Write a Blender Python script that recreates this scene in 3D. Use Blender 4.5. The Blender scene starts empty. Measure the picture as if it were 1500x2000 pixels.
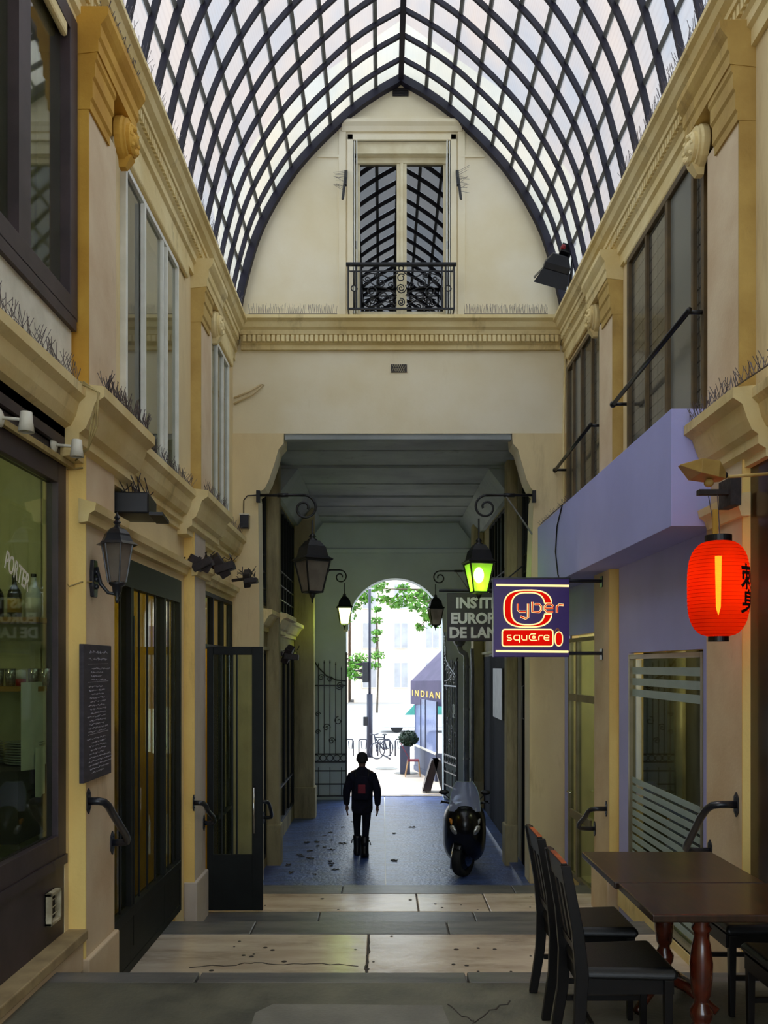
import bpy, bmesh, math, random
from mathutils import Vector, Matrix
from mathutils.geometry import tessellate_polygon
random.seed(7)
S = bpy.context.scene
COL = S.collection
PI = math.pi
EZ = 1.85                      # eye height above the platform; authored heights are relative to the eye
F, VX, VY = 1700.0, 748.0, 1300.0
# ---------------- camera, sky, sun, exposure ----------------
cam_d = bpy.data.cameras.new('camera'); cam = bpy.data.objects.new('camera', cam_d); COL.objects.link(cam)
cam.location = (0, 0, EZ); cam.rotation_euler = (PI/2, 0, 0)
cam_d.sensor_fit = 'AUTO'; cam_d.sensor_width = 36; cam_d.lens = F/2000*36
cam_d.shift_x = (750-VX)/2000; cam_d.shift_y = (VY-1000)/2000
cam_d.clip_start = .05; cam_d.clip_end = 400
S.camera = cam
wd = bpy.data.worlds.new('sky'); S.world = wd; wd.use_nodes = True
wn = wd.node_tree.nodes; bg = wn['Background']
bg.inputs['Color'].default_value = (.74, .87, 1.0, 1); bg.inputs['Strength'].default_value = 3.6
sd = bpy.data.lights.new('sun', 'SUN'); sun = bpy.data.objects.new('sun', sd); COL.objects.link(sun)
sd.energy = 1.5; sd.angle = .12; sd.color = (1, .93, .82)
sun.rotation_euler = Vector((-.16, .13, .95)).to_track_quat('Z', 'Y').to_euler()
S.view_settings.view_transform = 'Standard'; S.view_settings.look = 'None'
S.view_settings.gamma = 1; S.view_settings.use_curve_mapping = False
S.view_settings.exposure = 0.3

# ---------------- materials ----------------
def lin(c):
    return tuple((v/12.92 if v <= .04045 else ((v+.055)/1.055)**2.4) for v in c)
def rgb(r, g, b): return lin((r/255, g/255, b/255))
class NT:
    def __init__(s, name):
        s.m = bpy.data.materials.new(name); s.m.use_nodes = True
        s.t = s.m.node_tree; s.t.nodes.clear(); s.out = s.n('ShaderNodeOutputMaterial')
    def n(s, k, **kw):
        o = s.t.nodes.new(k)
        for a, b in kw.items(): setattr(o, a, b)
        return o
    def l(s, a, b): s.t.links.new(a, b)
def noise(T, scale, detail=4, stretch=(1, 1, 1), rough=.55):
    g = T.n('ShaderNodeNewGeometry'); mp = T.n('ShaderNodeMapping')
    T.l(g.outputs['Position'], mp.inputs['Vector']); mp.inputs['Scale'].default_value = stretch
    nz = T.n('ShaderNodeTexNoise'); T.l(mp.outputs[0], nz.inputs['Vector'])
    nz.inputs['Scale'].default_value = scale; nz.inputs['Detail'].default_value = detail; nz.inputs['Roughness'].default_value = rough
    return nz.outputs['Fac']
def ramp(T, fac, a, b, c0=0, c1=1):
    r = T.n('ShaderNodeMapRange'); T.l(fac, r.inputs['Value'])
    r.inputs['From Min'].default_value = a; r.inputs['From Max'].default_value = b
    r.inputs['To Min'].default_value = c0; r.inputs['To Max'].default_value = c1
    return r.outputs[0]
def mixc(T, fac, a, b):
    m = T.n('ShaderNodeMix', data_type='RGBA')
    if hasattr(fac, 'links'): T.l(fac, m.inputs['Factor'])
    else: m.inputs['Factor'].default_value = fac
    for i, v in ((6, a), (7, b)):
        if isinstance(v, tuple): m.inputs[i].default_value = (*v[:3], 1)
        else: T.l(v, m.inputs[i])
    return m.outputs[2]
def mat(name, c, c2=None, rough=.7, metal=0, sc=3, stretch=(1, 1, 1), band=(.35, .65), dirt=None, dsc=1.2, dband=(.55, .75),
        bump=0, bsc=40, spec=.5, coat=0, emit=None, es=0):
    T = NT(name); p = T.n('ShaderNodeBsdfPrincipled'); T.l(p.outputs[0], T.out.inputs[0])
    p.inputs['Roughness'].default_value = rough; p.inputs['Metallic'].default_value = metal
    p.inputs['Specular IOR Level'].default_value = spec; p.inputs['Coat Weight'].default_value = coat
    if c2 is None: c2 = tuple(v*.8 for v in c)
    col = mixc(T, ramp(T, noise(T, sc, 5, stretch), *band), c, c2)
    if dirt: col = mixc(T, ramp(T, noise(T, dsc, 8, (stretch[0], stretch[1], stretch[2]*.35), .7), dband[0], dband[1], 0, .85), col, dirt)
    T.l(col, p.inputs['Base Color'])
    if bump:
        b = T.n('ShaderNodeBump'); b.inputs['Strength'].default_value = bump; b.inputs['Distance'].default_value = .01
        T.l(noise(T, bsc, 6), b.inputs['Height']); T.l(b.outputs[0], p.inputs['Normal'])
    if emit: p.inputs['Emission Color'].default_value = (*emit, 1); p.inputs['Emission Strength'].default_value = es
    return T.m
def emat(name, c, s):
    T = NT(name); e = T.n('ShaderNodeEmission'); e.inputs[0].default_value = (*c, 1); e.inputs[1].default_value = s
    nz = noise(T, 8); r = ramp(T, nz, .2, .8, s*.9, s*1.1); T.l(r, e.inputs[1]); T.l(e.outputs[0], T.out.inputs[0]); return T.m
def glass(name, tint=(.8, .85, .82), clear=.85, rough=.03, body=(.1, .1, .09), wire=None, refl=1.0):
    """thin pane: see-through tint + diffuse film, fresnel mirror"""
    T = NT(name); tr = T.n('ShaderNodeBsdfTransparent'); tr.inputs[0].default_value = (*tint, 1)
    df = T.n('ShaderNodeBsdfDiffuse'); df.inputs[0].default_value = (*body, 1)
    m1 = T.n('ShaderNodeMixShader'); T.l(df.outputs[0], m1.inputs[1]); T.l(tr.outputs[0], m1.inputs[2])
    fac = ramp(T, noise(T, 2.5, 5), .3, .7, clear*.92, min(1, clear*1.05))
    if wire:
        g = T.n('ShaderNodeNewGeometry'); sp = T.n('ShaderNodeSeparateXYZ'); T.l(g.outputs['Position'], sp.inputs[0])
        acc = None
        for ax, s in (('Y', wire), ('Z', wire)):
            a = T.n('ShaderNodeMath', operation='DIVIDE'); T.l(sp.outputs[ax], a.inputs[0]); a.inputs[1].default_value = s
            b = T.n('ShaderNodeMath', operation='FRACT'); T.l(a.outputs[0], b.inputs[0])
            c = T.n('ShaderNodeMath', operation='GREATER_THAN'); T.l(b.outputs[0], c.inputs[0]); c.inputs[1].default_value = .11
            if acc is None: acc = c.outputs[0]
            else:
                d = T.n('ShaderNodeMath', operation='MULTIPLY'); T.l(acc, d.inputs[0]); T.l(c.outputs[0], d.inputs[1]); acc = d.outputs[0]
        d = T.n('ShaderNodeMath', operation='MULTIPLY'); T.l(acc, d.inputs[0]); T.l(fac, d.inputs[1]); fac = d.outputs[0]; T.l(mixc(T, acc, (.012, .011, .010), body), df.inputs[0])
    T.l(fac, m1.inputs[0])
    gl = T.n('ShaderNodeBsdfGlossy'); gl.inputs['Roughness'].default_value = rough
    lw = T.n('ShaderNodeLayerWeight'); lw.inputs['Blend'].default_value = .5
    pw = T.n('ShaderNodeMath', operation='POWER'); T.l(lw.outputs['Facing'], pw.inputs[0]); pw.inputs[1].default_value = 4.5
    fm = T.n('ShaderNodeMath', operation='MULTIPLY_ADD'); T.l(pw.outputs[0], fm.inputs[0]); fm.inputs[1].default_value = .9*refl; fm.inputs[2].default_value = .045*refl
    fm.use_clamp = True
    m2 = T.n('ShaderNodeMixShader'); T.l(fm.outputs[0], m2.inputs[0]); T.l(m1.outputs[0], m2.inputs[1]); T.l(gl.outputs[0], m2.inputs[2])
    T.l(m2.outputs[0], T.out.inputs[0]); return T.m
def trans(name, c, c2, w=.6, sc=1.2, emit=None, es=0, ribs=None, stretch=(1, 1, 1), see=None):
    """light-diffusing sheet: translucent + see-through"""
    T = NT(name); col = mixc(T, ramp(T, noise(T, sc, 6, stretch), .35, .65), c, c2)
    if ribs:
        g = T.n('ShaderNodeNewGeometry'); sp = T.n('ShaderNodeSeparateXYZ'); T.l(g.outputs['Position'], sp.inputs[0])
        a = T.n('ShaderNodeMath', operation='MULTIPLY'); T.l(sp.outputs[ribs[0]], a.inputs[0]); a.inputs[1].default_value = ribs[1]
        b = T.n('ShaderNodeMath', operation='SINE'); T.l(a.outputs[0], b.inputs[0])
        col = mixc(T, ramp(T, b.outputs[0], ribs[2], 1, 0, ribs[3]), col, ribs[4])
    tl = T.n('ShaderNodeBsdfTranslucent'); T.l(col, tl.inputs[0])
    df = T.n('ShaderNodeBsdfDiffuse'); T.l(col, df.inputs[0])
    m0 = T.n('ShaderNodeMixShader'); m0.inputs[0].default_value = .25; T.l(tl.outputs[0], m0.inputs[1]); T.l(df.outputs[0], m0.inputs[2])
    tr = T.n('ShaderNodeBsdfTransparent'); T.l(col, tr.inputs[0]) if see is None else setattr(tr.inputs[0], 'default_value', (*see, 1))
    m = T.n('ShaderNodeMixShader'); m.inputs[0].default_value = w; T.l(tr.outputs[0], m.inputs[1]); T.l(m0.outputs[0], m.inputs[2])
    sh = m.outputs[0]
    if emit:
        e = T.n('ShaderNodeEmission'); e.inputs[0].default_value = (*emit, 1); e.inputs[1].default_value = es
        ad = T.n('ShaderNodeAddShader'); T.l(sh, ad.inputs[0]); T.l(e.outputs[0], ad.inputs[1]); sh = ad.outputs[0]
    T.l(sh, T.out.inputs[0]); return T.m

M = {}
M['gable'] = mat('gable_plaster', rgb(232, 222, 196), rgb(222, 208, 172), .85, sc=.9, dirt=rgb(188, 160, 105), dsc=.8, dband=(.6, .9), bump=.15, bsc=25)
M['plaster'] = mat('side_plaster', rgb(226, 206, 158), rgb(212, 190, 146), .85, sc=1.4, stretch=(1, 1, .5), dirt=rgb(140, 108, 62), dsc=1.6, dband=(.58, .85), bump=.2, bsc=30)
M['pink'] = mat('pinkish_plaster', rgb(220, 200, 168), rgb(206, 180, 146), .85, sc=2, dirt=rgb(130, 100, 70), dsc=2, dband=(.6, .85), bump=.2)
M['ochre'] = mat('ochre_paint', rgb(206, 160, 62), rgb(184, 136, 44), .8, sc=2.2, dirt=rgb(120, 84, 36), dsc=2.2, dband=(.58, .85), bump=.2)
M['yellow'] = mat('yellow_plaster', rgb(246, 214, 130), rgb(234, 198, 116), .8, sc=2.5, stretch=(1, 1, .4), dirt=rgb(140, 110, 60), dsc=2.4, dband=(.6, .85), bump=.25)
M['mould'] = mat('moulding_paint', rgb(230, 212, 160), rgb(214, 190, 130), .75, sc=1.8, dirt=rgb(122, 96, 56), dsc=2.6, dband=(.55, .8), bump=.2)
M['tunnel'] = mat('passage_plaster', rgb(190, 184, 150), rgb(160, 154, 124), .85, sc=1.5, dirt=rgb(64, 58, 44), dsc=1.6, dband=(.5, .8), bump=.2)
M['tceil'] = mat('passage_ceiling_paint', rgb(160, 166, 166), rgb(136, 142, 142), .7, sc=1.1, dirt=rgb(60, 60, 56), dsc=2, dband=(.6, .8), bump=.1)
M['farwall'] = mat('far_wall_plaster', rgb(204, 214, 214), rgb(188, 198, 198), .85, sc=.8, bump=.1)
M['tpier'] = mat('grimy_pier_plaster', rgb(176, 162, 122), rgb(140, 126, 92), .85, sc=1.6, stretch=(1, 1, .4), dirt=rgb(52, 44, 30), dsc=2, dband=(.5, .75), bump=.25)
M['purple'] = mat('lavender_paint', rgb(172, 176, 236), rgb(164, 168, 228), .8, sc=1.2, bump=.08, bsc=60)
M['asphalt'] = mat('worn_screed', rgb(104, 102, 88), rgb(78, 78, 70), .48, sc=2.2, dirt=rgb(48, 48, 44), dsc=1.1, dband=(.5, .75), bump=.35, bsc=35)
M['patch'] = mat('screed_patch', rgb(122, 120, 112), rgb(104, 102, 96), .5, sc=3, bump=.3, bsc=50)
M['stone'] = mat('worn_limestone', rgb(204, 190, 172), rgb(180, 164, 146), .24, sc=2.2, stretch=(.6, 2, 1), dirt=rgb(124, 108, 94), dsc=1.8, dband=(.5, .75), bump=.6, bsc=3)
M['spot'] = mat('gum_and_vent_shade', rgb(52, 44, 40), None, .6, sc=8)  # gum, cracks and step beds; also the shade colour of vent plates
M['nosing'] = mat('blue_grey_nosing', rgb(108, 106, 104), rgb(82, 82, 84), .38, sc=3, stretch=(.5, 3, 1), bump=.3, bsc=14)
M['tfloor'] = mat('passage_floor', rgb(84, 108, 168), rgb(54, 70, 118), .34, sc=7, stretch=(.7, 1.6, 1), dirt=rgb(34, 38, 56), dsc=2.5, dband=(.5, .75), bump=.9, bsc=20, spec=.8)
M['seam'] = mat('pale_seam', rgb(225, 222, 210), None, .4)
M['iron'] = mat('black_vault_iron', rgb(22, 16, 38), rgb(16, 12, 28), .55, sc=6, spec=.4)
M['bariron'] = mat('grey_glazing_bar', rgb(92, 92, 88), rgb(70, 70, 66), .6, sc=8)
M['black'] = mat('black_metal', rgb(20, 20, 26), rgb(13, 13, 17), .4, sc=5, spec=.4)
M['rail'] = mat('dark_grey_rail_paint', rgb(36, 38, 46), rgb(26, 27, 34), .28, sc=6, spec=.5)
M['frame'] = mat('dark_green_frame', rgb(22, 26, 25), rgb(16, 18, 18), .55, sc=5, spec=.25)
M['brown'] = mat('dark_brown_frame', rgb(64, 52, 56), rgb(48, 38, 42), .5, sc=4)
M['alu'] = mat('white_window_frame', rgb(232, 232, 224), rgb(216, 216, 206), .5, sc=5)
M['rust'] = mat('brown_steel_window', rgb(98, 78, 44), rgb(74, 60, 38), .6, sc=5)
M['champ'] = mat('bronze_aluminium', rgb(140, 132, 108), rgb(118, 112, 92), .35, sc=3, metal=.4)
M['cream'] = mat('cream_joinery', rgb(226, 216, 184), rgb(208, 194, 156), .6, sc=4)
M['wood'] = mat('dark_varnished_wood', rgb(58, 34, 20), rgb(38, 23, 15), .28, sc=4, stretch=(8, 1, 1), spec=.45, coat=.15)
M['redwood'] = mat('reddish_turned_wood', rgb(96, 36, 18), rgb(60, 22, 12), .2, sc=6, coat=.5)
M['chair'] = mat('black_stained_wood', rgb(22, 18, 17), rgb(14, 12, 12), .38, sc=6, spec=.25)
M['worn'] = mat('worn_orange_wood', rgb(190, 88, 24), rgb(120, 50, 16), .45, sc=14)
M['leather'] = mat('black_leatherette', rgb(22, 21, 21), rgb(16, 16, 16), .36, sc=10, bump=.1, bsc=120, spec=.3)
M['ledge'] = mat('beige_sill', rgb(170, 148, 108), rgb(140, 120, 86), .6, sc=6)
M['white'] = mat('off_white_paint', rgb(228, 224, 210), rgb(206, 202, 186), .5, sc=5)
M['shopwall'] = mat('kitchen_wall', rgb(190, 186, 140), rgb(172, 170, 128), .7, sc=1)
M['goldwall'] = mat('golden_shop_wall', rgb(190, 160, 50), rgb(160, 128, 36), .7, sc=2)
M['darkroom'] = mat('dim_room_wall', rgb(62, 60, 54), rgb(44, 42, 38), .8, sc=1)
M['oliveback'] = mat('olive_reflection_backing', rgb(176, 172, 120), rgb(150, 146, 104), .9, sc=2, stretch=(1, 14, .2))  # backing behind upper left panes; opposite wall's olive reflection put into its colour
M['shelf'] = mat('shelf_wood', rgb(170, 130, 60), rgb(140, 104, 46), .5, sc=6, stretch=(.3, 3, 1))
M['orange'] = mat('amber_counter_top', rgb(206, 140, 30), rgb(180, 116, 20), .4, sc=3)
M['skin'] = mat('skin', rgb(96, 66, 54), rgb(84, 56, 46), .6, sc=9)
M['cloth'] = mat('black_jacket_cloth', rgb(24, 24, 40), rgb(18, 18, 30), .9, sc=20, spec=.2)
M['trouser'] = mat('dark_trouser_cloth', rgb(22, 22, 34), rgb(16, 16, 26), .9, sc=20, spec=.2)
M['hair'] = mat('short_dark_hair', rgb(26, 20, 22), rgb(18, 14, 14), .8, sc=40)
M['redpatch'] = mat('dark_red_patch', rgb(130, 18, 40), rgb(100, 12, 32), .7)
M['scoot'] = mat('gloss_black_bodywork', rgb(14, 14, 20), rgb(10, 10, 16), .24, sc=3, spec=.45)
M['tyre'] = mat('tyre_rubber', rgb(26, 26, 28), rgb(18, 18, 20), .8, sc=20)
M['chrome'] = mat('bright_chrome', rgb(205, 205, 205), rgb(180, 180, 180), .15, metal=1, sc=3)
M['court'] = mat('courtyard_render', rgb(196, 170, 152), rgb(176, 152, 138), .85, sc=.5, dirt=rgb(150, 150, 156), dsc=.4, dband=(.45, .6))
M['blackdoor'] = mat('black_door_paint', rgb(20, 22, 34), rgb(14, 15, 24), .85, sc=5, spec=.08)
M['lens'] = mat('clear_lamp_lens', rgb(190, 190, 186), rgb(120, 120, 116), .08, sc=60, metal=.6)
M['amber'] = mat('amber_lens', rgb(220, 140, 20), rgb(180, 110, 16), .15, sc=20)
M['redlens'] = mat('red_plastic', rgb(150, 20, 26), rgb(120, 14, 20), .3)
M['leaf'] = mat('dead_leaf', rgb(58, 42, 26), rgb(36, 26, 18), .8, sc=30)
M['green'] = mat('tree_leaf', rgb(96, 150, 40), rgb(60, 110, 30), .6, sc=3)
M['bush'] = mat('box_bush_leaf', rgb(30, 58, 34), rgb(20, 40, 26), .6, sc=9)
M['bark'] = mat('tree_bark', rgb(96, 84, 66), rgb(70, 60, 48), .9, sc=8)
M['pave'] = mat('sunlit_pavement', rgb(200, 186, 172), rgb(184, 170, 158), .6, sc=1.2, bump=.1)
M['road'] = mat('road_asphalt', rgb(170, 168, 166), rgb(150, 148, 146), .7, sc=2)
M['facade'] = mat('pale_facade', rgb(238, 222, 204), rgb(226, 206, 186), .8, sc=.4)
M['shut'] = mat('facade_window_dark', rgb(170, 168, 170), rgb(150, 148, 150), .4, sc=1)
M['awning'] = mat('grey_violet_awning', rgb(76, 68, 96), rgb(64, 58, 84), .8, sc=2)
M['gold'] = mat('gold_lettering', rgb(230, 190, 80), rgb(210, 170, 70), .5, sc=5)
M['slate'] = mat('blue_grey_panel', rgb(78, 84, 108), rgb(66, 72, 96), .6, sc=2)
M['post'] = mat('blue_black_post', rgb(30, 36, 60), rgb(24, 28, 50), .5, sc=3)
M['carwhite'] = mat('white_car_paint', rgb(235, 235, 238), rgb(225, 225, 230), .2, sc=1, coat=.5)
M['cargreen'] = mat('teal_glass', rgb(70, 150, 140), rgb(60, 130, 120), .2)
M['slatebd'] = mat('chalkboard_slate', rgb(62, 56, 66), rgb(48, 44, 54), .7, sc=9, stretch=(1, 1, 3))
M['chalk'] = mat('chalk', rgb(176, 172, 182), rgb(130, 126, 136), .9, sc=60)
M['paper'] = mat('lined_paper', rgb(216, 222, 204), rgb(200, 206, 190), .8, sc=4)
M['zinc'] = mat('grey_downpipe', rgb(128, 128, 122), rgb(104, 104, 100), .45, sc=5)
M['spike'] = mat('spike_wire', rgb(96, 84, 92), rgb(60, 52, 60), .4, sc=30)
M['debris'] = mat('charred_brown_metal', rgb(44, 32, 34), rgb(28, 22, 24), .6, sc=30, bump=.4)
M['panelp'] = mat('violet_sign_face', rgb(44, 24, 88), rgb(38, 20, 78), .35, sc=2, emit=rgb(44, 24, 96), es=.25)
M['neonc'] = emat('cream_neon', rgb(255, 226, 150), 1.2)
M['neonr'] = emat('red_backlit_acrylic', rgb(226, 16, 8), .75)
M['signgrey'] = mat('grey_sign_face', rgb(58, 46, 60), rgb(48, 38, 52), .5, sc=2)
M['signlet'] = mat('pale_sign_lettering', rgb(244, 240, 248), rgb(232, 228, 236), .5, sc=4)
M['ink'] = mat('black_brush_ink', rgb(20, 10, 10), None, .6)
M['bottleglass'] = mat('dark_bottle', rgb(40, 36, 24), rgb(30, 28, 20), .15, sc=4)
M['bottlewhite'] = mat('white_bottle', rgb(220, 222, 224), rgb(206, 210, 214), .3, sc=4)
M['labely'] = mat('yellow_bottle_label', rgb(190, 160, 60), rgb(170, 130, 40), .6, sc=20)
M['plate'] = mat('stacked_china', rgb(150, 156, 150), rgb(130, 136, 130), .25, sc=4)
M['ceram'] = mat('dusty_vent_plastic', rgb(190, 180, 150), rgb(150, 140, 112), .6, sc=16)
M['wood2'] = mat('cane_frame', rgb(190, 150, 100), rgb(160, 120, 80), .5, sc=12)
M['redcane'] = mat('dark_red_weave', rgb(130, 36, 56), rgb(100, 26, 44), .6, sc=30)
M['cable'] = mat('cream_cable', rgb(176, 156, 100), rgb(150, 130, 80), .6, sc=14)
M['frost'] = mat('frosted_film', rgb(150, 168, 168), rgb(140, 158, 158), .6, sc=3)
M['fixture'] = mat('yellowed_lamp_shade', rgb(196, 164, 92), rgb(170, 136, 72), .5, sc=5)
M['pane'] = trans('wired_roof_glass', (.52, .47, .43), (.42, .42, .43), .38, .9, ribs=('X', 330, .2, .25, (.36, .33, .31)))
M['glassdark'] = glass('shop_glass', (.80, .86, .76), .93, .02, (.05, .06, .05), refl=.8)
M['glasstun'] = glass('dim_passage_glass', (.25, .28, .26), .9, .04, (.03, .03, .03), refl=1.3)
M['glassup'] = glass('upper_window_glass', (.86, .88, .80), .90, .03, (.18, .18, .14), refl=1.1)
M['glassgab'] = glass('gable_window_glass', (.10, .11, .12), .9, .01, (.02, .02, .02), refl=3.2)
M['glasswire'] = glass('wired_glass', (.30, .30, .27), .45, .12, (.17, .155, .12), wire=.115)
M['glassfrost'] = glass('frosted_upper_glass', (.3, .3, .28), .30, .25, (.22, .225, .20))
M['windscreen'] = glass('scooter_windscreen', (.62, .68, .85), .50, .08, (.30, .34, .52), refl=.6)
M['lampglass'] = trans('dull_lantern_glass', rgb(200, 190, 180), rgb(176, 166, 156), .8, 5)
M['lampgreen'] = trans('lit_green_glass', rgb(150, 205, 60), rgb(170, 215, 90), .55, 5, see=(.8, 1, .45), emit=rgb(110, 180, 30), es=.30)
M['lampwarm'] = trans('lit_pale_glass', rgb(255, 250, 200), rgb(250, 250, 190), .5, 5, emit=rgb(255, 252, 190), es=1.3)
M['bulb'] = emat('bulb_glow', (1.0, 1.0, .62), 9)
M['bulbo'] = emat('warm_bulb_glow', (1.0, .50, .10), 7)
M['lantern'] = trans('red_lantern_paper', rgb(205, 52, 12), rgb(180, 34, 8), .70, 2, see=(1, .42, .10), emit=rgb(170, 14, 2), es=.10, ribs=('Z', 2*PI/.0235, .80, .85, rgb(110, 8, 2)))
M['greypink'] = mat('grey_pink_stone', rgb(206, 194, 182), rgb(186, 172, 158), .85, sc=1.8, stretch=(1, 1, .6), dirt=rgb(112, 92, 72), dsc=2.2, dband=(.58, .85), bump=.25)
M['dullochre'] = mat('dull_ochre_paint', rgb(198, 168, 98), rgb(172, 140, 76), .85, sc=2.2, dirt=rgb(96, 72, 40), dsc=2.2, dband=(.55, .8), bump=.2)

# ---------------- mesh builder ----------------
class MB:
    def __init__(s): s.v = []; s.f = []; s.M = Matrix.Identity(4)
    def add(s, vs, fs):
        o = len(s.v)
        s.v += [tuple(s.M @ Vector(p)) for p in vs]; s.f += [tuple(i+o for i in f) for f in fs]; return s
    def box(s, x0, x1, y0, y1, z0, z1):
        vs = [(x, y, z) for x in (x0, x1) for y in (y0, y1) for z in (z0, z1)]
        return s.add(vs, [(0, 1, 3, 2), (4, 6, 7, 5), (0, 4, 5, 1), (2, 3, 7, 6), (0, 2, 6, 4), (1, 5, 7, 3)])
    def bar(s, p, q, w, h, up=(0, 0, 1)):
        p, q = Vector(p), Vector(q); d = (q-p).normalized(); u = Vector(up)
        a = d.cross(u)
        if a.length < 1e-4: a = d.cross(Vector((1, 0, 0)))
        a.normalize(); b = a.cross(d).normalized(); a *= w/2; b *= h/2
        vs = [c + i*a + j*b for c in (p, q) for i, j in ((-1, -1), (1, -1), (1, 1), (-1, 1))]
        return s.add(vs, [(0, 3, 2, 1), (4, 5, 6, 7), (0, 1, 5, 4), (1, 2, 6, 5), (2, 3, 7, 6), (3, 0, 4, 7)])
    def tube(s, pts, r, n=8, closed=False, sy=1):
        P = [Vector(p) for p in pts]; N = len(P); rs = r if isinstance(r, (list, tuple)) else [r]*N
        rings = []; prev = None
        for i in range(N):
            t = (P[(i+1) % N]-P[i-1]) if closed else (P[min(i+1, N-1)]-P[max(i-1, 0)])
            if t.length < 1e-6: t = Vector((0, 0, 1))
            t.normalize()
            if prev is None:
                a = t.cross(Vector((0, 1, 0)))
                if a.length < .1: a = t.cross(Vector((1, 0, 0)))
            else: a = prev - t*prev.dot(t)
            a.normalize(); prev = a; b = t.cross(a)
            rings.append([P[i] + rs[i]*(math.cos(2*PI*k/n)*a + sy*math.sin(2*PI*k/n)*b) for k in range(n)])
        return s.loft(rings, closed)
    def loft(s, rings, closed=False, cap=True):
        n = len(rings[0]); vs = [p for r in rings for p in r]; fs = []; R = len(rings)
        for i in range(R if closed else R-1):
            j = (i+1) % R
            for k in range(n): fs.append((i*n+k, i*n+(k+1) % n, j*n+(k+1) % n, j*n+k))
        if not closed and cap: fs += [tuple(range(n))[::-1], tuple(range((R-1)*n, R*n))]
        return s.add(vs, fs)
    def lathe(s, prof, c=(0, 0, 0), n=16, axis='z'):
        rings = []
        for r, z in prof:
            ring = []
            for k in range(n):
                a = 2*PI*k/n; u, v = r*math.cos(a), r*math.sin(a)
                p = {'z': (u, v, z), 'x': (z, u, v), 'y': (u, z, v)}[axis]
                ring.append((c[0]+p[0], c[1]+p[1], c[2]+p[2]))
            rings.append(ring)
        return s.loft(rings)
    def ball(s, c, r, n=12, m=8):
        if not isinstance(r, tuple): r = (r, r, r)
        rings = [[(c[0]+r[0]*math.sin(t)*math.cos(2*PI*k/n), c[1]+r[1]*math.sin(t)*math.sin(2*PI*k/n), c[2]+r[2]*math.cos(t)) for k in range(n)]
                 for t in [PI*(i+.08*(i == 0)-.08*(i == m))/m for i in range(m+1)]]
        return s.loft(rings)
    def ext(s, prof, a, b, axis='y'):
        g = {'y': lambda u, v, t: (u, t, v), 'x': lambda u, v, t: (t, u, v), 'z': lambda u, v, t: (u, v, t)}[axis]
        n = len(prof); vs = [g(u, v, t) for t in (a, b) for u, v in prof]
        return s.add(vs, [tuple(range(n)), tuple(range(n, 2*n))[::-1]] + [(k, (k+1) % n, n+(k+1) % n, n+k) for k in range(n)])
    def slab(s, loops, a, b, axis='y'):
        """flat plate with holes: loops of (u, v)"""
        g = {'y': lambda u, v, t: (u, t, v), 'x': lambda u, v, t: (t, u, v)}[axis]
        L3 = [[Vector((u, v, 0)) for u, v in L] for L in loops]; tris = tessellate_polygon(L3)
        flat = [p for L in loops for p in L]; n = len(flat)
        vs = [g(u, v, t) for t in (a, b) for u, v in flat]
        fs = [tuple(t) for t in tris] + [tuple(n+i for i in t)[::-1] for t in tris]; o = 0
        for L in loops:
            m = len(L)
            for k in range(m): fs.append((o+k, o+(k+1) % m, n+o+(k+1) % m, n+o+k))
            o += m
        return s.add(vs, fs)
    def build(s, name, m, parent=None, smooth=False, bevel=0, seg=2, label=None, kind=None, mod=None, cat=None, group=None, origin=None):
        me = bpy.data.meshes.new(name); bm = bmesh.new(); bv = [bm.verts.new((x, y, z+EZ)) for x, y, z in s.v]
        for f in s.f:
            try: bm.faces.new([bv[i] for i in f])
            except ValueError: pass
        bmesh.ops.recalc_face_normals(bm, faces=bm.faces)
        for f in bm.faces: f.smooth = smooth
        bm.to_mesh(me); bm.free()
        me.materials.append(M[m] if isinstance(m, str) else m)
        o = bpy.data.objects.new(name, me); COL.objects.link(o)
        if parent is not None:
            o.parent = parent; off = WL(parent)
            me.transform(Matrix.Translation(-off))
        elif origin is not None:
            off = Vector(origin)+Vector((0, 0, EZ)); me.transform(Matrix.Translation(-off)); o.location = off
        if bevel:
            b = o.modifiers.new('bevel', 'BEVEL'); b.width = bevel; b.segments = seg; b.limit_method = 'ANGLE'
            b.harden_normals = False
        if label: o['label'] = label
        if kind: o['kind'] = kind
        if cat: o['category'] = cat
        if group: o['group'] = group
        return o
LOC = {}
def WL(o):
    v = Vector((0, 0, 0))
    while o is not None: v += o.location; o = o.parent
    return v
def thing(name, label, cat, loc, group=None):
    o = bpy.data.objects.new(name, None); COL.objects.link(o); o.empty_display_size = .1
    o.location = (loc[0], loc[1], loc[2]+EZ); o['label'] = label; o['category'] = cat
    if group: o['group'] = group
    return o
def struct(name, loc=(0, 0, 0)):
    o = bpy.data.objects.new(name, None); COL.objects.link(o); o.location = (loc[0], loc[1], loc[2]+EZ); o['kind'] = 'structure'; return o
def dup(r, loc=None, rotz=None, label=None):
    def cp(o, par):
        c = o.copy(); COL.objects.link(c)
        if par is not None: c.parent = par
        for ch in [x for x in bpy.data.objects if x.parent == o]: cp(ch, c)
        return c
    c = cp(r, None)
    if loc is not None: c.location = (loc[0], loc[1], loc[2]+EZ)
    if rotz is not None: c.rotation_euler = (0, 0, rotz)
    if label: c['label'] = label
    return c
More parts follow.
